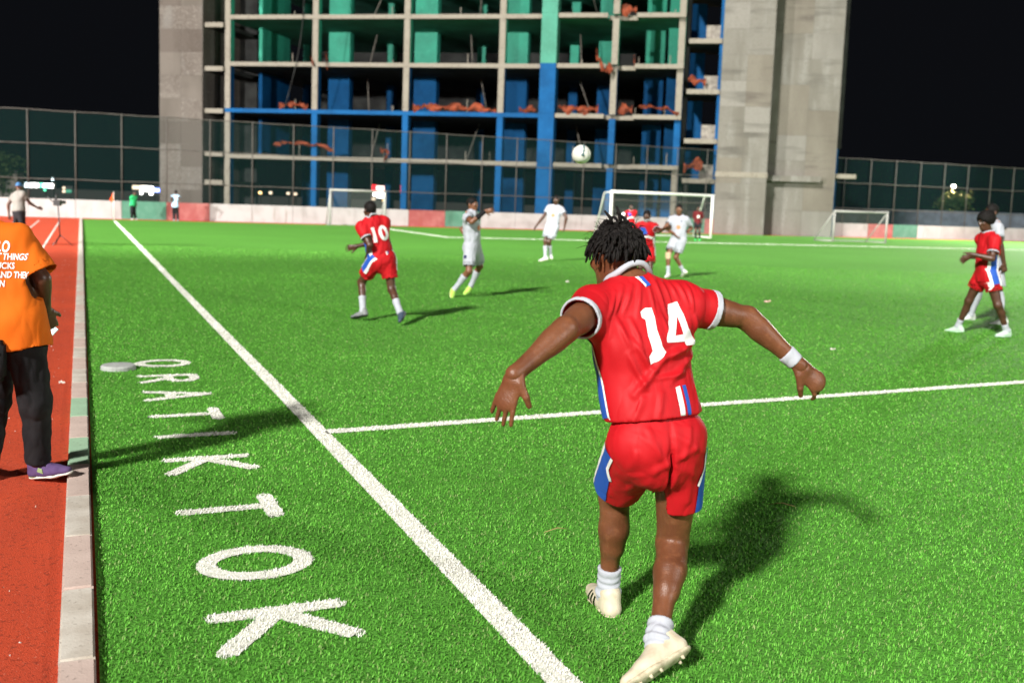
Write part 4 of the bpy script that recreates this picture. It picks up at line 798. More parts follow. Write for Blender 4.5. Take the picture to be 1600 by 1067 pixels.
    # ---- socks and shoes
    for S in 'LR':
        kn, an, to = J['k' + S], J['a' + S], J['t' + S]; ud = N(kn - an); ld = -ud
        so = cfg.get('sock' + S, cfg.get('sock', .5))
        bk = N(-fh + ld * (fh @ ld))
        if so:
            q = Field(*bounds([an, kn], .13), h * .8); top = an + (kn - an) * so; e = .006
            q.cone(kn, an, .052 * s + e, .037 * s + e, .02); q.cone(kn + (an - kn) * .16 + bk * .016 * s, kn + (an - kn) * .50 + bk * .014 * s, .042 * s + e, .036 * s + e, .035, bulge=.010 * s)
            q.ell(an, np.eye(3), (.044 * s + e * .5,) * 3, .02); q.plane(top, ud); P1, F1 = q.mesh(1)
            P1 = P1 + normals(P1, F1) * (.0035 * np.sin((P1 @ ud) * 190 + 1.6 * wob(P1, 25, 5)) * np.exp(-(((P1 - an) @ ud) / .09) ** 2))[:, None]
            mo('sock', P1, F1, M[cfg.get('sockm', 'white')], body, True)
        u0 = ud
        for _ in range(3):
            fd = N(to - (an - u0 * .060 * s)); u0 = N(ud - fd * (ud @ fd))
        if cfg.get('flat' + S): fd = N(V(fd[0], fd[1], 0)); u0 = V(0, 0, 1)
        sd = np.cross(fd, u0); q = Field(*bounds([an, an + fd * .22 * s, an - fd * .1 * s], .12), min(h, cfg.get('hs', .009))); so_ = u0 * -.050 * s
        q.cone(an + so_ - fd * .045 * s, an + so_ + fd * .10 * s, .036 * s, .044 * s, .02, u0, .75); q.cone(an + so_ + fd * .10 * s, an + so_ * 1.12 + fd * .178 * s, .043 * s, .032 * s, .02, u0, .68)
        q.cone(an - fd * .02 * s, an + so_ * .8 + fd * .05 * s, .042 * s, .042 * s, .03); q.cone(an - fd * .03 * s + u0 * .005, an + so_ - fd * .04 * s, .034 * s, .036 * s, .02)
        q.plane(an - u0 * .078 * s, -u0); q.cone(an + u0 * .03 * s, an + u0 * .08 * s, .034 * s, .05 * s, .004, mode='sub'); P1, F1 = q.mesh(1)
        P1[:, 2] = np.maximum(P1[:, 2], .022)
        shoe = mo('boot', P1, F1, M[cfg.get('boot' + S, cfg.get('boot', 'whiteboot'))], body, True)
        ins = (P1 - an) @ u0; q2 = Field(*bounds([an, an + fd * .22 * s, an - fd * .1 * s], .12), min(h, cfg.get('hs', .009)))
        q2.cone(an - u0 * .074 * s - fd * .045 * s, an - u0 * .074 * s + fd * .10 * s, .040 * s, .047 * s, .015, u0, .34); q2.cone(an - u0 * .074 * s + fd * .10 * s, an - u0 * .07 * s + fd * .182 * s, .046 * s, .034 * s, .015, u0, .34)
        P2, F2 = q2.mesh(1); P2[:, 2] = np.maximum(P2[:, 2], .020); mo('sole', P2, F2, M[cfg.get('sole', 'sole')], shoe, True)
        J['fd' + S], J['fu' + S], J['fs' + S] = fd, u0, sd; J['shoe' + S] = shoe
    # ---- trousers or shorts
    inf = cfg.get('loose', .014)
    sm = M[cfg.get('shorts', 'white')]; sl = cfg.get('short_len', .72); tr = cfg.get('trousers')
    q = Field(*bounds([J['pelvis'] + up * .15, J['kL'], J['kR'], J['hL'], J['hR']] + ([J['aL'], J['aR']] if tr else []), .18), h * .85)
    q.cone(J['pelvis'] + up * (.13 if not tr else .05) * s, J['pelvis'] - up * .04 * s, (.137 if not cfg.get('slim') else .122) * s + inf, (.158 if not cfg.get('slim') else .128) * s + inf, .03, fh, .74, capa=True)
    for S, sg in (('L', -1), ('R', 1)):
        hp, kn, an = J['h' + S], J['k' + S], J['a' + S]; e = hp + (kn - hp) * cfg.get('short_len' + S, sl)
        q.ell(J['pelvis'] + rh * sg * .065 * s - fh * .040 * s + up * .0 * s, np.eye(3), ((.078 if not cfg.get('slim') else .070) * s + inf * .7,) * 3, .09)
        q.cone(J['pelvis'] + rh * sg * .060 * s - fh * .045 * s - up * .02 * s, (e if not tr else kn) - fh * .010 * s, .066 * s + inf * .6, .076 * s, .035, cap=not tr)
        if tr:
            q.cone(hp, kn, .098 * s, .082 * s, .04); q.cone(kn, an + (kn - an) * .04, .080 * s, .070 * s, .03, cap=True)
        else:
            q.cone(hp, e, (.098 if not cfg.get('slim') else .086) * s + inf, cfg.get('leg_r', .095) * s + inf, .03, cap=True)
    if not tr:
        eL_, eR_ = (J['h' + S] + (J['k' + S] - J['h' + S]) * cfg.get('short_len' + S, sl) for S in 'LR'); em = (eL_ + eR_) / 2; ed = N(em - J['pelvis'])
        if cfg.get('slim'): q.cone(J['pelvis'] - up * .085 * s, em + ed * .10, .10, .22, .05, rh, .085, mode='sub')
        for S in 'LR':
            hp, kn = J['h' + S], J['k' + S]; e = hp + (kn - hp) * cfg.get('short_len' + S, sl); d = N(kn - hp)
            q.cone(e - d * .045, e + d * .05, cfg.get('leg_r', .095) * s + inf - .007, cfg.get('leg_r', .095) * s + inf - .007, .004, mode='sub')
    P1, F1 = q.mesh(1); nn = normals(P1, F1)
    P1 = P1 + nn * (wob(P1 * V(1, 1, .45), 38, 11) * cfg.get('wr', .004) * .5 + (np.abs(wob(P1 * V(1, 1, .8), 26, 17)) - .4) * cfg.get('wr', .004) * (.8 if not tr else 1.2))[:, None]
    if 'sfolds' in cfg: P1 = P1 + normals(P1, F1) * cfg['sfolds'](P1, nn)[:, None]
    shorts = mo('trousers' if tr else 'shorts', P1, F1, M[tr] if tr else sm, body, True); shorts_g = (P1, F1)
    # ---- shirt
    q = Field(*bounds([J['neck'] + up * .08, J['pelvis'] - up * .2, J['sL'], J['sR'], J['eL'], J['eR']], .20), h * (.85 if dist < 8 else 1.0))
    srad = cfg.get('shirt_rad', [max(rad[0], .152), max(rad[1], .146), rad[2], rad[3]])
    for i in range(3): q.cone(sec[i], sec[i + 1], srad[i] * s + inf, srad[i + 1] * s + inf, .05, nrm[i], .72)
    hem = cfg.get('hem', .13); hb = J['pelvis'] - up * hem * s * .5 - V(0, 0, hem * s * .5) + np.array(cfg.get('hem_off', (0, 0, 0)), float)
    hd = N(up + V(0, 0, 1) + np.array(cfg.get('hem_tilt', (0, 0, 0)), float)); q.cone(sec[0] + up * .20 * s, hb, (.140 if not cfg.get('stout') else .165) * s + inf, cfg.get('hem_r', .160) * s + inf, .05, fh, .74)
    sv = cfg.get('sleeve', .62); svr = cfg.get('sleeve_r', .068)
    for S, sg in (('L', -1), ('R', 1)):
        sh, el = J['s' + S], J['e' + S]; e = sh + (el - sh) * sv
        q.cone(J['neck'] - up * .012, sh, .056 * s + inf * .6, .060 * s + inf * .6, .05); q.ell(sh, np.eye(3), (.068 * s + inf * .7,) * 3, .04)
        q.cone(sec[2] + rs * sg * .08 * s - fs * .055 * s, sh - up * .06 * s - fs * .02 * s, .05 * s + inf * .8, .045 * s + inf * .8, .05)
        q.cone(J['neck'] + up * .030 * s, (J['neck'] + sh) / 2, .036 * s + inf * .5, .045 * s + inf * .5, .05)
        q.cone(sh, e, .060 * s + inf * .7, svr * s + inf * .7, .04, cap=True)
    if tr:
        for sg in (-1, 1): q.ell(J['pelvis'] + rh * sg * .065 * s - fh * .040 * s, np.eye(3), (.085 * s + inf + .012,) * 3, .07)
    q.plane(hb, -hd)
    for S in 'LR':
        sh, el = J['s' + S], J['e' + S]; e = sh + (el - sh) * sv; d = N(el - sh)
        q.cone(e - d * .018, e + d * .06, svr * s + inf * .7 - (.007 if inf < .02 else .013), svr * s + inf * .7 - (.005 if inf < .02 else .012), .003, mode='sub')
    nd = N(c - hu * .05 * s - J['neck']); q.cone(J['neck'] + up * .035 * s, J['neck'] + nd * .14 * s, .068 * s, .09 * s, .006, mode='sub')
    q.cone(hb + up * .012, hb - up * .05, cfg.get('hem_r', .160) * s + inf - .010, cfg.get('hem_r', .160) * s + inf - .010, .003, fh, .74, mode='sub')
    P1, F1 = q.mesh(1); nn = normals(P1, F1)
    wr = cfg.get('wr', .004); disp = wob(P1 * V(1, 1, .5), 30, 21) * wr * .8 + (np.abs(wob(P1 * V(1, 1, .6), 20, 27)) - .4) * wr * 1.3
    if 'folds' in cfg: disp = disp + cfg['folds'](P1, nn)
    P1 = P1 + nn * disp[:, None]
    shirt = mo('jersey', P1, F1, M[cfg.get('shirt', 'white')], body, True)
    G = dict(J=J, s=s, up=up, rs=rs, rh=rh, fs=fs, fh=fh, hu=hu, hr=hr, lk=lk, c=c, body=body, shirt=shirt, shorts=shorts, shirt_g=(P1, F1), shorts_g=shorts_g, hem=hb, inf=inf, sv=sv, svr=svr, nd=nd)
    # ---- collar and cuffs
    cm = cfg.get('collar')
    if cm:
        ring = MB(); cc = J['neck'] + up * .034 * s; x = N(np.cross(nd, fs)); y = np.cross(x, nd); pts = []; bv_ = bvh_of((P1, F1))
        for k in range(33):                                # the collar lies on the shirt round its neck opening
            a = 2 * math.pi * k / 32; d = x * math.cos(a) + y * math.sin(a); st = cc + d * .080 * s + nd * .12; hit = bv_.ray_cast(Vector(st), Vector(-nd), .3)
            pts.append((np.array(hit[0]) if hit[0] is not None else cc + d * .08 * s) + nd * .003)
        for _ in range(2): pts = [(pts[(k - 1) % 32] + 2 * pts[k % 32] + pts[(k + 1) % 32]) / 4 for k in range(33)]
        ring.tube(pts, .0125 * s, 6, False).obj('collar', M[cm], shirt, True)
        for S in 'LR':
            sh, el = J['s' + S], J['e' + S]; d = N(el - sh); e = sh + (el - sh) * sv; q = Field(*bounds([e], .13), h * .6)
            q.cone(e - d * .022 * s, e + d * .003, svr * s + inf * .7 + .003, svr * s + inf * .7 + .003, 0, cap=True, capa=True); q.cone(e - d * .05, e + d * .05, svr * s + inf * .7 - .006, svr * s + inf * .7 - .006, 0, mode='sub')
            Pc, Fc = q.mesh(1)
            if len(Pc): mo('cuff', Pc, Fc, M[cm], shirt, True)
    return G

def decal(name, polys, o, u, v, g, m, parent, step=.02, off=.0035, keep=.2):
    """flat print laid on a garment: 2-D polygons in the plane (o, u, v) pressed onto the surface along the plane's normal"""
    u = N(u); v = N(v - u * (v @ u)); n = np.cross(u, v); bv = g if isinstance(g, BVHTree) else bvh_of(g)
    bm = bmesh.new()
    for p in polys:
        vv = [bm.verts.new((x, y, 0)) for x, y in p]
        try: bm.faces.new(vv)
        except ValueError: pass
    bmesh.ops.triangulate(bm, faces=bm.faces[:])
    xs = [q.co.x for q in bm.verts]; ys = [q.co.y for q in bm.verts]
    for i in range(math.ceil(min(xs) / step), int(max(xs) / step) + 1): bmesh.ops.bisect_plane(bm, geom=bm.verts[:] + bm.edges[:] + bm.faces[:], plane_co=(i * step, 0, 0), plane_no=(1, 0, 0))
    for i in range(math.ceil(min(ys) / step), int(max(ys) / step) + 1): bmesh.ops.bisect_plane(bm, geom=bm.verts[:] + bm.edges[:] + bm.faces[:], plane_co=(0, i * step, 0), plane_no=(0, 1, 0))
    bm.verts.ensure_lookup_table(); out = []; bad = set()
    for i, q in enumerate(bm.verts):
        st = o + u * q.co.x + v * q.co.y + n * .35; hit = bv.ray_cast(Vector(st), Vector(-n), .8)
        if hit[0] is None or (np.array(hit[0]) - o) @ n < -.06: bad.add(i); out.append(st)
        else: out.append(np.array(hit[0]) + n * off * .5 + np.array(hit[1]) * (off if hit[1].dot(Vector(n)) > 0 else -off))
    bm.verts.index_update(); fs = [tuple(w.index for w in f.verts) for f in bm.faces if not any(w.index in bad for w in f.verts)]; bm.free()
    par = list(range(len(out)))                            # drop stray scraps that landed apart from the print
    def find(a):
        while par[a] != a: par[a] = par[par[a]]; a = par[a]
        return a
    for f in fs:
        for w in f[1:]: par[find(w)] = find(f[0])
    cnt = {}
    for f in fs: cnt[find(f[0])] = cnt.get(find(f[0]), 0) + 1
    big = max(cnt.values()) if cnt else 0; top_ = max(cnt, key=cnt.get) if cnt else None; fs = [f for f in fs if (find(f[0]) == top_ if keep >= .6 else cnt[find(f[0])] >= keep * big)]
    if not fs: return None
    used = sorted({w for f in fs for w in f}); ren = {w: k for k, w in enumerate(used)}; out = [out[w] for w in used]; fs = [tuple(ren[w] for w in f) for f in fs]
    return mo(name, out, fs, m, parent, True)
def text_polys(txt, size, bold=.02, align='CENTER'):
    cu = bpy.data.curves.new('t', 'FONT'); cu.body = txt; cu.size = size; cu.align_x = align; cu.align_y = 'CENTER'; cu.offset = bold * size; cu.resolution_u = 3
    o = bpy.data.objects.new('t', cu); COL.objects.link(o); me = o.to_mesh(); P = [(v.co.x, v.co.y) for v in me.vertices]; pol = [[P[i] for i in f.vertices] for f in me.polygons]
    o.to_mesh_clear(); bpy.data.objects.remove(o); bpy.data.curves.remove(cu); return pol
def rect(x0, y0, x1, y1): return [(x0, y0), (x1, y0), (x1, y1), (x0, y1)]

# ------------------------------------------------------------------ the people in the picture
def bvh_obj(o):
    b = porg(o); return BVHTree.FromPolygons([tuple(np.array(v.co) + b) for v in o.data.vertices], [tuple(p.vertices) for p in o.data.polygons])
Z3 = V(0, 0, 1)

# --- player 14, running away from the camera
P14 = POSES['p14']
U14 = N(V(.94, .34, 0)); O14 = np.array(P14['neck']) * .735 + np.array(P14['pelvis']) * .265 + U14 * .072
def zc(pts): return [((x - 800) / 1150, (540 - y) / 1150) for x, y in pts]
FOLDS = [((760, 300), (800, 470), 4.5, 10), ((800, 300), (838, 440), 4, 9), ((840, 300), (872, 420), 4, 9), ((880, 310), (915, 430), 4.5, 10), ((725, 320), (735, 470), 4, 10), ((690, 330), (650, 470), 5, 11), ((650, 340), (590, 470), 5, 11),
         ((610, 345), (545, 470), 5, 11), ((570, 370), (520, 470), 5, 11), ((930, 330), (935, 450), 4, 10), ((1000, 560), (860, 600), 9, 20), ((860, 600), (740, 640), 9, 20), ((740, 640), (690, 700), 7, 18), ((1000, 610), (880, 660), 6, 18), ((880, 660), (760, 740), 6, 18),
         ((700, 690), (610, 790), 9, 18), ((610, 560), (690, 690), 6, 14), ((590, 620), (660, 760), 6, 14), ((980, 680), (960, 860), 5, 16), ((930, 720), (900, 880), 4, 14), ((640, 800), (600, 890), 5, 14), ((720, 780), (690, 890), 4, 14), ((560, 480), (600, 600), 6, 14), ((945, 470), (985, 600), 6, 13), ((620, 480), (650, 600), 5, 12), ((770, 460), (790, 580), 3, 10), ((860, 700), (700, 720), 5, 13)]
def folds14(P, nn):
    v_ = Z3; n = np.cross(U14, v_); d = P - O14; X = (d @ U14) * 1150 + 800; Y = 540 - (d @ v_) * 1150; fac = np.clip(nn @ n, 0, 1); out = np.zeros(len(P))
    for (a, b, amp, w) in FOLDS:
        a, b = np.array(a, float), np.array(b, float); L = np.linalg.norm(b - a); t = np.clip(((X - a[0]) * (b - a)[0] + (Y - a[1]) * (b - a)[1]) / L ** 2, 0, 1)
        dist = np.hypot(X - a[0] - t * (b - a)[0], Y - a[1] - t * (b - a)[1]); e = np.exp(-(dist / (w * .95)) ** 2) - .45 * np.exp(-(dist / (w * 2.0)) ** 2)
        out += e * amp * .001 * 2.9 * (.35 + .65 * np.sin(math.pi * np.clip(t, .03, .97)))
    return out * fac
SF = [((1018, 712), (1062, 690), 5, 7), ((1018, 712), (1078, 738), 5, 8), ((1014, 715), (972, 738), 5, 8), ((1020, 712), (1023, 650), -5, 5), ((1002, 702), (986, 660), 4, 6), ((1042, 702), (1056, 658), 4, 6), ((966, 695), (958, 750), 4, 6), ((1000, 722), (988, 772), 4, 7), ((1038, 732), (1034, 790), 4, 7), ((1066, 722), (1074, 785), 4, 7), ((1030, 668), (1090, 700), 4, 7), ((975, 668), (1010, 705), 4, 7)]
PP = np.array(P14['pelvis'])
def sfolds14(P, nn):
    n = np.cross(U14, Z3); d = P - PP; X = (d @ U14) * 430 + 1026; Y = 688 - (d @ Z3) * 430; fac = np.clip(nn @ n, 0, 1); out = np.zeros(len(P))
    for (a, b, amp, w) in SF:
        a, b = np.array(a, float), np.array(b, float); L = np.linalg.norm(b - a); t = np.clip(((X - a[0]) * (b - a)[0] + (Y - a[1]) * (b - a)[1]) / L ** 2, 0, 1)
        dist = np.hypot(X - a[0] - t * (b - a)[0], Y - a[1] - t * (b - a)[1]); out += (np.exp(-(dist / w) ** 2) - .45 * np.exp(-(dist / (2 * w)) ** 2)) * amp * .0016
    return out * fac
g = person(P14, 'player in red kit number 14 running away, arms spread, nearest the camera', dict(h=.0068, hh=.0052, hf=.0035, hs=.0062, skin='skin', hair='none', sockL=.27, sockR=.19, boot='cream', shirt='red', shorts='red', collar='white', hem=-.085, hem_r=.152, hem_tilt=(-.06, 0, 0),
    short_lenL=.74, short_lenR=.60, leg_r=.084, calf=1.22, muscle=True, slim=True, shirt_rad=[.148, .146, .158, .14], collar_z=.026, loose=.012, wr=.0030, folds=folds14, sfolds=sfolds14, sleeve=.50, sleeve_r=.064, flatL=True,
    handL=dict(d=(-.30, -.02, -1), palm=(.5, .8, 0), side=(.7, -.5, 0), curl=.10, spread=.12), handR=dict(d=(.72, .05, -.62), palm=(-.30, .85, -.2), side=(-.6, -.1, -.75), curl=.62, spread=.16)))
J = g['J']; bj = bvh_of(g['shirt_g']); bs = bvh_of(g['shorts_g'])
ONE = zc([(664, 448), (690, 432), (722, 431), (727, 470), (724, 520), (738, 585), (757, 612), (716, 648), (682, 663), (677, 630), (692, 605), (680, 545), (682, 480), (668, 472)])
FOUR = [zc(p) for p in ([(815, 420), (862, 408), (848, 470), (815, 540)], [(815, 540), (812, 560), (766, 572), (765, 556), (812, 470), (815, 420)], [(862, 408), (884, 460), (892, 515), (934, 574), (933, 588), (862, 588), (858, 562), (850, 470)], [(766, 572), (766, 556), (862, 548), (862, 574)])]
decal('number', [ONE] + FOUR[:0], O14, U14, Z3, bj, M['whiteprint'], g['shirt'], .011, .0016)
FOURP = [zc(p) for p in ([(816, 420), (862, 408), (852, 468), (812, 546), (766, 572), (764, 558), (800, 480)], [(862, 408), (884, 460), (893, 515), (934, 574), (933, 588), (862, 588), (858, 560), (851, 468)], [(766, 572), (812, 546), (859, 542), (860, 572)])]
decal('number', FOURP, O14, U14, Z3, bj, M['whiteprint'], g['shirt'], .011, .0016)
decal('stripe', [zc([(790, 758), (814, 752), (822, 903), (796, 908)])], O14, U14, Z3, bj, M['whiteprint'], g['shirt'], .011, .0016)
decal('stripe', [zc([(826, 752), (846, 750), (856, 892), (836, 897)])], O14, U14, Z3, bj, M['blueprint'], g['shirt'], .011, .0016)
decal('stripe', [zc([(662, 286), (682, 286), (718, 338), (712, 348)])], O14, U14, Z3, bj, M['whiteprint'], g['shirt'], .012, .003)
decal('stripe', [zc([(686, 290), (706, 284), (722, 318), (736, 338), (716, 346)])], O14, U14, Z3, bj, M['blueprint'], g['shirt'], .012, .003)
nL = N(-g['rs'] * .95 - g['fs'] * .15); uL = N(np.cross(g['up'], nL)); oL = (np.array(P14['neck']) + np.array(P14['pelvis'])) / 2
decal('side_panel', [[(-.09, .20), (-.035, .13), (-.030, -.02), (-.012, -.24), (-.09, -.24)]], oL, uL, g['up'], bj, M['blueprint'], g['shirt'], .02, .003, .6)
decal('side_trim', [[(-.035, .13), (-.026, .13), (-.020, -.02), (-.002, -.24), (-.012, -.24), (-.030, -.02)]], oL, uL, g['up'], bj, M['whiteprint'], g['shirt'], .02, .0034, .6)
for S, sg in (('L', -1), ('R', 1)):
    hp, kn = J['h' + S], J['k' + S]; v_ = N(hp - kn); n_ = N(g['rh'] * sg * (.90 if S == 'L' else .60) - g['fh'] * (.42 if S == 'L' else .80)); n_ = N(n_ - v_ * (n_ @ v_)); u_ = np.cross(v_, n_); o_ = hp + (kn - hp) * .4
    f_ = 1 if S == 'L' else -1
    bl = [(-.035 * f_, .17), (.012 * f_, .17), (.004 * f_, .08), (.034 * f_, .02), (.046 * f_, -.15), (-.044 * f_, -.15), (-.040 * f_, .02)]
    decal('side_panel', [bl], o_, u_, v_, bs, M['blueprint'], g['shorts'], .015, .003, .95)
    decal('side_trim', [[(-.052 * f_, .17), (-.035 * f_, .17), (-.040 * f_, .02), (-.044 * f_, -.15), (-.062 * f_, -.15), (-.056 * f_, .02)]], o_, u_, v_, bs, M['whiteprint'], g['shorts'], .015, .0034, .6)
    decal('side_trim', [[(.012 * f_, .17), (.024 * f_, .17), (.018 * f_, .085), (.044 * f_, .03), (.034 * f_, .02), (.004 * f_, .08)]], o_, u_, v_, bs, M['whiteprint'], g['shorts'], .015, .0034, .6)
# dreadlocks
rr = np.random.default_rng(14); lm = MB(); c, hr, lk, hu, s = g['c'], g['hr'], g['lk'], g['hu'], g['s']
hb_ = Field(*bounds([c], .2), .006); hb_.ell(c + (hu * .04 - lk * .022) * s, (hr, lk, hu), (.077 * s, .090 * s, .088 * s), 0); hb_.ell(c + (-hu * .05 + lk * .055) * s, (hr, lk, hu), (.09 * s, .075 * s, .085 * s), .01, 'sub'); hb_.plane(c - hu * .03 * s, -hu)
Ph, Fh = hb_.mesh(1); Ph = Ph + normals(Ph, Fh) * (wob(Ph, 110, 5) * .005)[:, None]
hair = mo('hair', Ph, Fh, M['hair'], g['body'], True)
for i in range(430):
    th = rr.uniform(0, 2 * math.pi); ph = math.acos(rr.uniform(-.06, 1)); d = hr * math.sin(ph) * math.cos(th) + lk * math.sin(ph) * math.sin(th) + hu * math.cos(ph)
    if d @ lk > .55 and d @ hu < .35: continue
    p = c + (hu * .038 - lk * .020) * s + (hr * (d @ hr) * .075 + lk * (d @ lk) * .088 + hu * (d @ hu) * .085) * s
    L = rr.uniform(.032, .066) * (1.0 + .3 * (d @ hu < .5)); dirn = N(d * .7 + rr.normal(0, .28, 3) + V(0, 0, -.35)); pts = [p]; st = L / 6; r0 = rr.uniform(.0034, .0066); 
    for k in range(6):
        dirn = N(dirn + V(0, 0, -1) * (.30 + .10 * k) + rr.normal(0, .10, 3)); q = pts[-1] + dirn * st
        e = q - (c + (hu * .03 - lk * .02) * s); rel = math.sqrt((e @ hr / (.084 * s)) ** 2 + (e @ lk / (.098 * s)) ** 2 + (e @ hu / (.094 * s)) ** 2)
        if rel < 1.03: q = c + (hu * .03 - lk * .02) * s + e / rel * 1.03
        pts.append(q)
    lm.tube(pts, [r0 * a for a in (1, 1.05, 1.0, 1.05, .95, .85, .55)], 6)
for k, (dx, L) in enumerate(((.012, .07), (-.03, .05), (.035, .045))):
    p = c + hu * .125 * s + hr * dx - lk * .03; lm.tube([p, p + V(-.006, 0, L * .5), p + V(-.02 - .01 * k, 0, L)], [.008, .0075, .004], 6)
for i in range(260):                                        # loose frizz
    th = rr.uniform(0, 2 * math.pi); ph = math.acos(rr.uniform(.0, 1)); d = hr * math.sin(ph) * math.cos(th) + lk * math.sin(ph) * math.sin(th) + hu * math.cos(ph)
    p = c + (hu * .038 - lk * .020) * s + d * .10 * s + rr.normal(0, .012, 3); q_ = p + N(d + rr.normal(0, .8, 3)) * rr.uniform(.015, .045); lm.tube([p, (p + q_) / 2 + rr.normal(0, .005, 3), q_ + V(0, 0, -.006)], [.0012, .0010, .0005], 3, False)
lm.obj('lock', M['hair'], hair, True)['kind'] = 'stuff'
# necklace of sweat-shine is left to the skin; wristband
wr_, el_ = J['wR'], J['eR']; dw = N(wr_ - el_)
q = Field(*bounds([wr_], .09), .005); q.cone(wr_ - dw * .075, wr_ - dw * .02, .039, .035, 0, cap=True, capa=True); Pw, Fw = q.mesh(1); mo('wristband', Pw, Fw, M['white'], g['body'], True)
# dark stripes on the outer side of the left boot, studs on the raised right sole
bb = bvh_obj(J['shoeL']); fd, fu, sd = J['fdL'], J['fuL'], J['fsL']; nO = -sd; uO = N(np.cross(fu, nO))
for k in range(3):
    x = (.035 + .032 * k); sx = 1 if uO @ fd > 0 else -1
    decal('stripe', [[(sx * (x - .008), -.068), (sx * (x + .006), -.068), (sx * (x - .006), -.022), (sx * (x - .020), -.022)]], J['aL'], uO, fu, bb, M['eye_dark'], J['shoeL'], .01, .002)
sl_ = J['shoeR'].children[0] if J['shoeR'].children else J['shoeR']
for (a_, b_) in ((-.03, -.02), (-.03, .02), (.07, -.028), (.07, .028), (.115, -.03), (.115, .03), (.155, -.015), (.155, .018)):
    p = J['aR'] - J['fuR'] * .086 * g['s'] + J['fdR'] * a_ * g['s'] + J['fsR'] * b_
    if p[2] > .04: MB().tube([p, p - J['fuR'] * .012], [.008, .005], 8).obj('stud', M['sole'], sl_, True)

# --- shared kit prints
def red_kit(g, num=None, front=False, num_size=.26):
    J, s = g['J'], g['s']; bj, bs = bvh_of(g['shirt_g']), bvh_of(g['shorts_g']); mid = J['neck'] * .6 + J['pelvis'] * .4
    if num: decal('number', text_polys(num, num_size, .035), mid, g['rs'], g['up'], bj, M['whiteprint'], g['shirt'], .03, .006)
    lo = J['pelvis'] + g['up'] * .03
    decal('stripe', [rect(.03, -.10, .05, .06)], lo, g['rs'], g['up'], bj, M['whiteprint'], g['shirt'], .03, .006); decal('stripe', [rect(.056, -.10, .07, .06)], lo, g['rs'], g['up'], bj, M['blueprint'], g['shirt'], .03, .006)
    for S, sg in (('L', -1), ('R', 1)):
        n_ = g['rs'] * sg; u_ = np.cross(g['up'], n_); decal('side_panel', [rect(-.045, -.36, .045, -.06)], mid, u_, g['up'], bj, M['blueprint'], g['shirt'], .04, .006, .6)
        [decal('side_trim', [rr_], mid, u_, g['up'], bj, M['whiteprint'], g['shirt'], .04, .006, .6) for rr_ in (rect(.045, -.36, .075, -.06), rect(-.075, -.36, -.045, -.06))]
        hp, kn = J['h' + S], J['k' + S]; v_ = N(hp - kn); n2 = N(g['rh'] * sg - v_ * (g['rh'] * sg @ v_)); u2 = np.cross(v_, n2)
        decal('side_panel', [rect(-.045, -.19, .045, .10)], hp, u2, v_, bs, M['blueprint'], g['shorts'], .04, .006, .6); [decal('side_trim', [rr_], hp, u2, v_, bs, M['whiteprint'], g['shorts'], .04, .006, .6) for rr_ in (rect(.045, -.19, .075, .10), rect(-.075, -.19, -.045, .10))]
    if front:
        decal('yoke', [[(-.17, .16), (-.04, .16), (.02, .04), (-.06, -.01)]], mid, -g['rs'], g['up'], bj, M['blueprint'], g['shirt'], .03, .006)
        decal('chest_band', [[(-.16, -.04), (.02, .0), (.16, -.06), (.16, -.11), (.02, -.05), (-.16, -.09)]], mid, -g['rs'], g['up'], bj, M['whiteprint'], g['shirt'], .03, .006)
def white_kit(g, front=True):
    J, s = g['J'], g['s']; bj = bvh_of(g['shirt_g']); bs = bvh_of(g['shorts_g']); mid = J['neck'] * .6 + J['pelvis'] * .4
    if front:
        decal('emblem', [[(.05 * math.cos(a), .05 * math.sin(a)) for a in np.linspace(0, 6.28, 14)[:-1]]], mid - g['up'] * .03, -g['rs'], g['up'], bj, M['orangeprint'], g['shirt'], .03, .006)
        decal('crest', [rect(.05, .10, .075, .13)], mid, -g['rs'], g['up'], bj, M['navy'], g['shirt'], .03, .006)
    for sg in (-1, 1):
        sh = J['sR'] if sg > 0 else J['sL']; decal('shoulder_trim', [rect(-.03, -.035, .03, -.0)], sh, g['rs'], g['fs'], bj, M['orangeprint'], g['shirt'], .03, .006)
        v_ = Z3; n_ = g['rh'] * sg; u2 = np.cross(v_, n_); decal('short_print', [rect(-.04, -.20, .02, -.15)], J['hR'] if sg > 0 else J['hL'], u2, v_, bs, M['navy'], g['shorts'], .03, .006)

TEAMR, TEAMW = 'players in red kit', 'players in white kit'
g = person(POSES['p10'], 'player in red kit number 10 seen from behind, walking left', dict(h=.011, skin='skin_dark', hair='short', sock=.50, bootL='greyboot', bootR='blueboot', sole='plastic', shirt='red_plain', shorts='red_plain', collar='white', hem=.08, short_len=.66, group=TEAMR, wr=.006,
    handR=dict(d=(-.9, .1, -.2), curl=.4)))
red_kit(g, '10', False, .27)
g = person(POSES['wA'], 'player in white kit with one arm raised across his chest, lime boots', dict(h=.011, skin='skin_mid', hair='short', sock=.74, boot='limeboot', shirt='white', shorts='white', hem=.05, short_len=.80, group=TEAMW, wr=.008, sleeve=.6, handR=dict(d=(.9, -.1, .1), curl=.25)))
white_kit(g)
J = g['J']; q = Field(*bounds([J['eR'], J['wR']], .09), .006); q.cone(J['eR'] * .55 + J['wR'] * .45, J['wR'], .047, .037, 0, cap=True); Pw, Fw = q.mesh(1); mo('arm_sleeve', Pw, Fw, M['black'], g['body'], True)
g = person(POSES['wB'], 'player in white kit jogging towards the camera, farthest left of the distant ones', dict(h=.013, skin='skin_dark', hair='short', sock=.72, boot='whiteboot', shirt='white', shorts='white', hem=.10, short_len=.78, leg_r=.105, group=TEAMW, wr=.007))
white_kit(g)
g = person(POSES['rC'], 'distant player in red kit standing before the large goal, seen just over dark hair', dict(h=.016, skin='skin_dark', hair='short', sock=.6, shirt='red_plain', shorts='red_plain', collar='white', group=TEAMR))
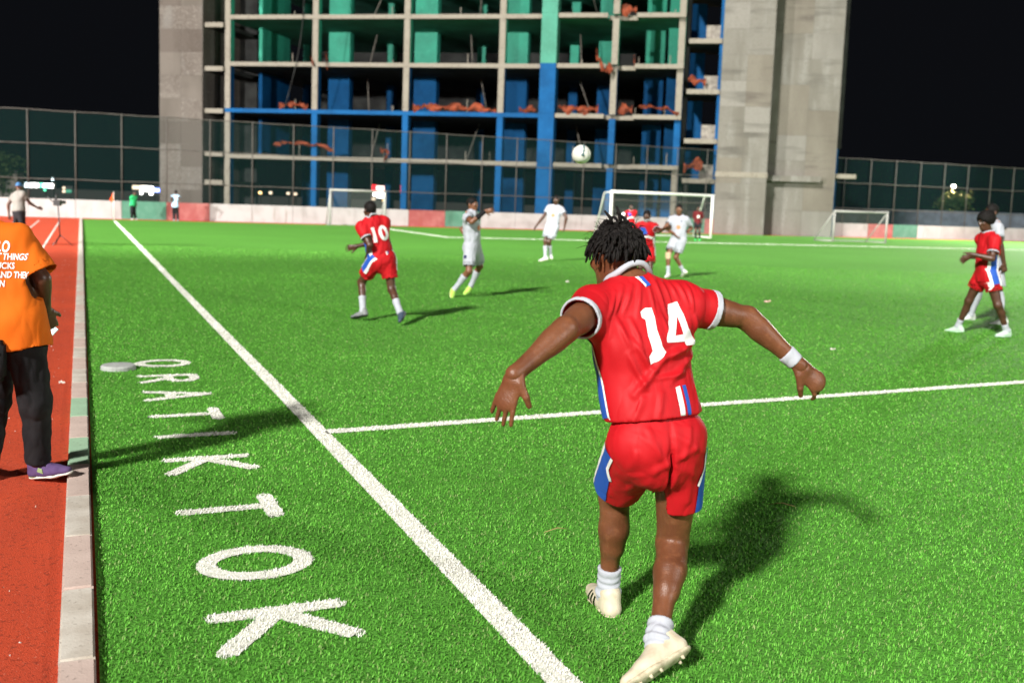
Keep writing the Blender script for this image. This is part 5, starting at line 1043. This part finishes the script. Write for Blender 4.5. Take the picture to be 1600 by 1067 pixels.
red_kit(g, None, True)
g = person(POSES['rD'], 'player in red kit facing the camera, shoulder to shoulder with a white opponent', dict(h=.012, skin='skin_dark', hair='short', sock=.6, boot='greyboot', shirt='red_plain', shorts='red_plain', collar='white', hem=.14, short_len=.78, leg_r=.105, group=TEAMR, wr=.007))
red_kit(g, None, True)
g = person(POSES['wE'], 'player in white kit with a beige knee bandage, marking a red player', dict(h=.012, skin='skin_mid', hair='short', sock=.42, boot='whiteboot', shirt='white', shorts='white', hem=.12, short_len=.72, leg_r=.105, group=TEAMW, wr=.007))
white_kit(g)
J = g['J']; q = Field(*bounds([J['kR']], .16), .008); ld = N(J['aR'] - J['kR']); q.cone(J['kR'] - ld * .07, J['kR'] + ld * .09, .072, .062, 0, cap=True, capa=True); Pw, Fw = q.mesh(1); mo('knee_bandage', Pw, Fw, M['knee_pad'], g['body'], True)
g = person(POSES['fK'], 'person in maroon top and black shorts standing inside the right goalpost', dict(h=.017, skin='skin_dark', hair='short', sock=.85, sockm='black', boot='greenboot', shirt='darkred', shorts='black', hem=.10, sleeve=1.0))
bj = bvh_of(g['shirt_g']); mid = g['J']['neck'] * .6 + g['J']['pelvis'] * .4; decal('emblem', [rect(-.06, -.08, .06, .05)], mid, -g['rs'], g['up'], bj, M['litter'], g['shirt'], .04, .008)
g = person(POSES['p8'], 'player in red kit number 8 with afro hair walking left at the right edge', dict(h=.011, skin='skin_dark', hair='afro', sock=.27, boot='mintboot', sole='mintboot', shirt='red_plain', shorts='red_plain', collar='white', hem=.12, short_len=.55, leg_r=.10, group=TEAMR, wr=.006, sleeve=.7, flatL=True,
    handL=dict(d=(-.75, -.05, -.6), curl=.35), handR=dict(d=(-.8, .05, -.5), curl=.4)))
red_kit(g)
J = g['J']; hp, kn = J['hL'], J['kL']; v_ = N(hp - kn); n_ = N(-g['rh'] - v_ * (-g['rh'] @ v_)); u2 = np.cross(v_, n_); decal('number', text_polys('8', .15, .03), hp - v_ * .17 - u2 * .10, u2, v_, bvh_of(g['shorts_g']), M['whiteprint'], g['shorts'], .02, .007)
g = person(POSES['wG'], 'player in white kit mostly hidden behind the red number 8', dict(h=.012, skin='skin_dark', hair='short', sock=.95, boot='whiteboot', sole='whiteboot', shirt='white', shorts='white', hem=.12, short_len=.92, group=TEAMW, wr=.006))
white_kit(g, False)

# --- bystanders
g = person(POSES['oran'], 'man in orange T-shirt and black trousers standing on the kerb, cut by the left edge', dict(h=.008, hh=.006, hf=.0045, hs=.007, skin='skin_dark', hair='short', sock=0, boot='purple', sole='midsole', shirt='orange', trousers='black', hem=.14, hem_r=.185, stout=True, loose=.022, sleeve=.90, sleeve_r=.092, wr=.005, flatL=True,
    handR=dict(d=(.05, .45, -.85), palm=(-.6, .5, .2), curl=.55)))
J = g['J']; bj = bvh_of(g['shirt_g']); uo = N(g['rs'] * V(1, 1, 0)); oo = J['neck'] * .62 + J['pelvis'] * .38
for txt, x, z, sz in (('S.O', .128, 1.362, .068), ('IMPORTANT THINGS', .210, 1.310, .038), ('NEWS SUCKS', .155, 1.262, .038), ('OF COURSE AND THEM', .235, 1.214, .038), ('ALIGN', .118, 1.166, .038)):
    pol = text_polys(txt, sz, .03, 'RIGHT'); pol = [[(a * .82, b * 1.25) for a, b in p] for p in pol]
    decal('lettering', pol, V(oo[0], oo[1], z) + uo * (x + .025), uo, Z3, bj, M['whiteprint'], g['shirt'], .02, .003)
# green flash and laces on the right trainer
bb = bvh_obj(J['shoeR']); fd, fu, sd = J['fdR'], J['fuR'], J['fsR']; uO = N(np.cross(fu, sd)); sx = 1 if uO @ fd > 0 else -1
decal('heel_flash', [[(sx * -.06, -.075), (sx * .05, -.075), (sx * .0, -.062), (sx * -.06, -.055)], [(sx * .07, -.075), (sx * .15, -.075), (sx * .12, -.058)]], J['aR'], uO, fu, bb, M['midsole_green'], J['shoeR'], .012, .003)
decal('side_net', [[(sx * .02, -.03), (sx * .06, -.045), (sx * .055, -.02), (sx * .03, -.01)]], J['aR'], uO, fu, bb, M['midsole_green'], J['shoeR'], .012, .003)
lc = MB()
for k in range(4):
    p = J['aR'] + fd * (.045 + .022 * k) + fu * (.012 - .014 * k); lc.tube([p - sd * .03 - fu * .01, p + fu * .004, p + sd * .03 - fu * .01], .004, 5)
lc.obj('laces', M['black'], J['shoeR'], True)
hd_ = N(V(.05, .45, -.85)); pc = J['wR'] + hd_ * .10 + V(-.045, .01, -.005); ph = empty('phone', pc); tag(ph, 'white lit mobile phone in the hand of the man in orange', 'phone')
a_, b_, c_ = N(V(.62, .15, -.55)) * .145, N(V(.5, .35, .66)) * .072, None; n_ = N(np.cross(a_, b_)) * .009
MB().box(pc - a_ / 2 - b_ / 2, a_, b_, n_).obj('case', M['midsole'], ph); sgn = -1 if N(n_) @ V(0, -1, .3) > 0 else 1
MB().box(pc - a_ * .46 - b_ * .44 + n_ * (1.02 if sgn < 0 else -.12), a_ * .92, b_ * .88, n_ * .1).obj('screen', M['screen'], ph)
bp = V(-2.77, 5.24, .76); bag = empty('shoulder_bag', bp); tag(bag, 'black bag hanging at the hip of the man in orange', 'bag')
bm = bmesh.new(); bmesh.ops.create_cube(bm, size=1); bmesh.ops.bevel(bm, geom=bm.edges[:], offset=.12, segments=3, affect='EDGES')
mo('pouch', np.array([(v.co.x * .13, v.co.y * .07, v.co.z * .22) for v in bm.verts]) + bp, [tuple(v.index for v in f.verts) for f in bm.faces], M['black'], bag, True); bm.free()
MB().tube([bp + V(-.02, 0, .10), bp + V(-.07, .02, .2), bp + V(-.16, .04, .35), bp + V(-.22, .08, .48)], .010, 6).obj('strap', M['black'], bag, True)
MB().tube([bp + V(.0, -.048, .05), bp + V(.05, -.048, .052)], .006, 6).obj('buckle', M['post'], bag, True)

g = person(POSES['cam'], 'cameraman in grey shirt, dark trousers and blue cap beside a tripod on the track', dict(h=.013, skin='skin_dark', hair='cap', sock=0, boot='greyboot', shirt='grey_shirt', trousers='black', hem=.0, group='people at the edge of the pitch', handR=dict(d=(.8, .4, -.2), curl=.6)))
tp = V(-12.95, 28.3, 0); tr = empty('camera_tripod', tp); tag(tr, 'black camera on a slim tripod beside the man in the blue cap', 'tripod')
MB().tube([tp + V(0, 0, .25), tp + V(-.05, 0, 1.15)], .018, 8).obj('column', M['plastic'], tr, True)
for a in (.3, 2.4, 4.5): MB().tube([tp + V(0, 0, .32), tp + V(.33 * math.cos(a), .33 * math.sin(a), .015)], .013, 6).obj('leg', M['plastic'], tr, True)
hp = tp + V(-.06, 0, 1.22)
MB().box(hp + V(-.09, -.08, -.08), V(.18, 0, 0), V(0, .16, 0), V(0, 0, .16)).obj('camera_body', M['plastic'], tr); MB().tube([hp + V(0, .07, .01), hp + V(.08, .28, .02)], [.045, .05], 10).obj('lens', M['plastic'], tr, True)
MB().tube([hp + V(-.05, 0, .08), hp + V(-.04, .05, .26)], .03, 6).obj('microphone', M['plastic'], tr, True); MB().tube([hp + V(-.08, 0, -.02), hp + V(-.30, -.02, .18)], .014, 6).obj('pan_handle', M['plastic'], tr, True)
g = person(POSES['green'], 'ball boy in green top and black trousers before the green wall panel', dict(h=.018, skin='skin_dark', hair='short', sock=0, boot='whiteboot', shirt='green_shirt', trousers='black', sleeve=1.0, hem=.08, group='people at the edge of the pitch'))
g = person(POSES['blue'], 'person in light blue shirt and black trousers at the red wall panel, back turned', dict(h=.018, skin='skin_dark', hair='short', sock=0, boot='greyboot', shirt='sky_shirt', trousers='black', hem=.10, group='people at the edge of the pitch'))

# ------------------------------------------------------------------ turf blades: dense near the camera, only the painted lines farther out
def seg_dist(P, a, b):
    d = (b - a)[:2]; L2 = d @ d; t = np.clip(((P[:, 0] - a[0]) * d[0] + (P[:, 1] - a[1]) * d[1]) / L2, 0, 1)
    return np.hypot(P[:, 0] - a[0] - t * d[0], P[:, 1] - a[1] - t * d[1])
def is_white(P):
    w = np.zeros(len(P), bool)
    for a, b, wd in LINES: w |= seg_dist(P, a, b) < wd / 2
    al = (P - S0[:2]) @ SA[:2]; near = (al < 8.5) & (al > -.5)
    for a, b, r in SEGS:
        k = near & (np.abs(P[:, 0] - a[0]) < 1) & (np.abs(P[:, 1] - a[1]) < 1)
        if k.any(): w[k] |= seg_dist(P[k], a, b) < r
    return w
def blades(name, P, length, width, lab, smooth_white=True):
    n = len(P); P = np.concatenate([P, np.full((n, 1), .021)], 1); r = RNG
    wh = is_white(P[:, :2])
    az = r.uniform(0, 6.283, n); ln = length * r.uniform(.6, 1.15, n) * np.where(wh, 1.0, 1.0); wd = width * r.uniform(.7, 1.3, n)
    lean = r.uniform(.2, 1.0, n); dx, dy = np.cos(az), np.sin(az); gx = .25, -.1
    tip = np.stack([P[:, 0] + (dx * lean + gx[0] * .4) * ln, P[:, 1] + (dy * lean + gx[1] * .4) * ln, P[:, 2] + ln * np.sqrt(np.maximum(1 - (lean * .85) ** 2, .12))], 1)
    mid = P * .5 + tip * .5; mid[:, 2] += ln * .14
    sx, sy = -dy * wd / 2, dx * wd / 2; z0 = np.zeros(n); S = np.stack([sx, sy, z0], 1)
    Vt = np.stack([P - S, P + S, mid + S * .9, mid - S * .9, tip], 1).reshape(-1, 3)
    me = bpy.data.meshes.new(name); me.vertices.add(5 * n); me.vertices.foreach_set('co', Vt.ravel())
    b = np.arange(n) * 5; lp = np.stack([b, b + 1, b + 2, b + 3, b + 3, b + 2, b + 4], 1).ravel()
    me.loops.add(7 * n); me.loops.foreach_set('vertex_index', lp.astype(np.int32)); me.polygons.add(2 * n)
    me.polygons.foreach_set('loop_start', np.stack([np.arange(n) * 7, np.arange(n) * 7 + 4], 1).ravel().astype(np.int32))
    me.update(calc_edges=True)
    t = r.random(n)[:, None]; patch = (.5 + .5 * np.sin(P[:, 0] * 2.1 + 1.7 * np.sin(P[:, 1] * 1.3)) * np.sin(P[:, 1] * 1.9 + P[:, 0] * .7))[:, None]
    g1, g2, g3 = np.array(GREEN[0]), np.array(GREEN[1]), np.array(GREEN[2])
    colr = g1 * (1 - t) + g2 * t; colr = np.where(r.random((n, 1)) < .20, g3, colr); rq = r.random((n, 1)); colr = np.where(rq < .07, np.array([.26, .38, .13]), np.where(rq > .95, np.array([.035, .11, .018]), colr)); colr = colr * (.84 + .22 * patch) * (.90 + .16 * (.5 + .5 * np.sin(P[:, :1] * .55 + 1.1 * np.sin(P[:, 1:2] * .37 + 1)) * np.cos(P[:, 1:2] * .42 - .6 * P[:, :1] * .3)))
    wcol = np.array([.84, .84, .78]) * r.uniform(.85, 1.05, (n, 1)); colr = np.where(wh[:, None], wcol, colr)
    ca = me.color_attributes.new('col', 'FLOAT_COLOR', 'POINT'); full = np.concatenate([colr, np.ones((n, 1))], 1); ca.data.foreach_set('color', np.repeat(full, 5, 0).ravel())
    me.materials.append(M['blade']); o = bpy.data.objects.new(name, me); COL.objects.link(o); kind(o, 'stuff'); o['label'] = lab; return o
GREEN = [(.075, .265, .028), (.13, .43, .047), (.19, .50, .08)]
def scatter(y0, y1, dens):
    """random points on the turf in view between two distances; dens per square metre at y, falling with distance"""
    out = []
    for _ in range(1):
        n = int(dens * (y1 - y0) * 1.30 * (y0 + y1) / 2); y = np.sqrt(RNG.random(n) * (y1 ** 2 - y0 ** 2) + y0 ** 2); x = (RNG.random(n) - .5) * 1.30 * y
        P_ = np.stack([x, y], 1); out.append(P_); wm = is_white(P_); Pw = P_[wm]
        for _k in range(2): out.append(Pw + RNG.normal(0, .008, Pw.shape))
    P = np.concatenate(out); pe = (P - S0[:2]) @ SN[:2]; return P[pe > -1.49]
NEAR = [(2.6, 3.6, 10500), (3.6, 4.6, 9000), (4.6, 6, 6000), (6, 8, 3600), (8, 11, 1900), (11, 15, 900), (15, 21, 380), (21, 30, 140)]
for (a, b, d), L_, W_ in zip(NEAR, (.015, .015, .015, .015, .014, .013, .012, .011), (.0036, .0038, .0046, .006, .008, .011, .015, .020)):
    blades('turf_blades', scatter(a, b, d), L_, W_, 'green artificial grass blades of the pitch')
# painted lines beyond the dense zone keep their tufts
fp = []
for a, b, wd in LINES:
    L_ = np.linalg.norm(b - a); n = int(L_ * 120); t = RNG.random(n); q = a[:2] + (b - a)[:2] * t[:, None]; d = N(b - a); q = q + np.array([d[1], -d[0]]) * ((RNG.random(n) - .5) * wd)[:, None]
    fp.append(q[q[:, 1] > 20.5])
blades('line_tufts', np.concatenate(fp), .032, .022, 'white tufts of the distant painted lines')
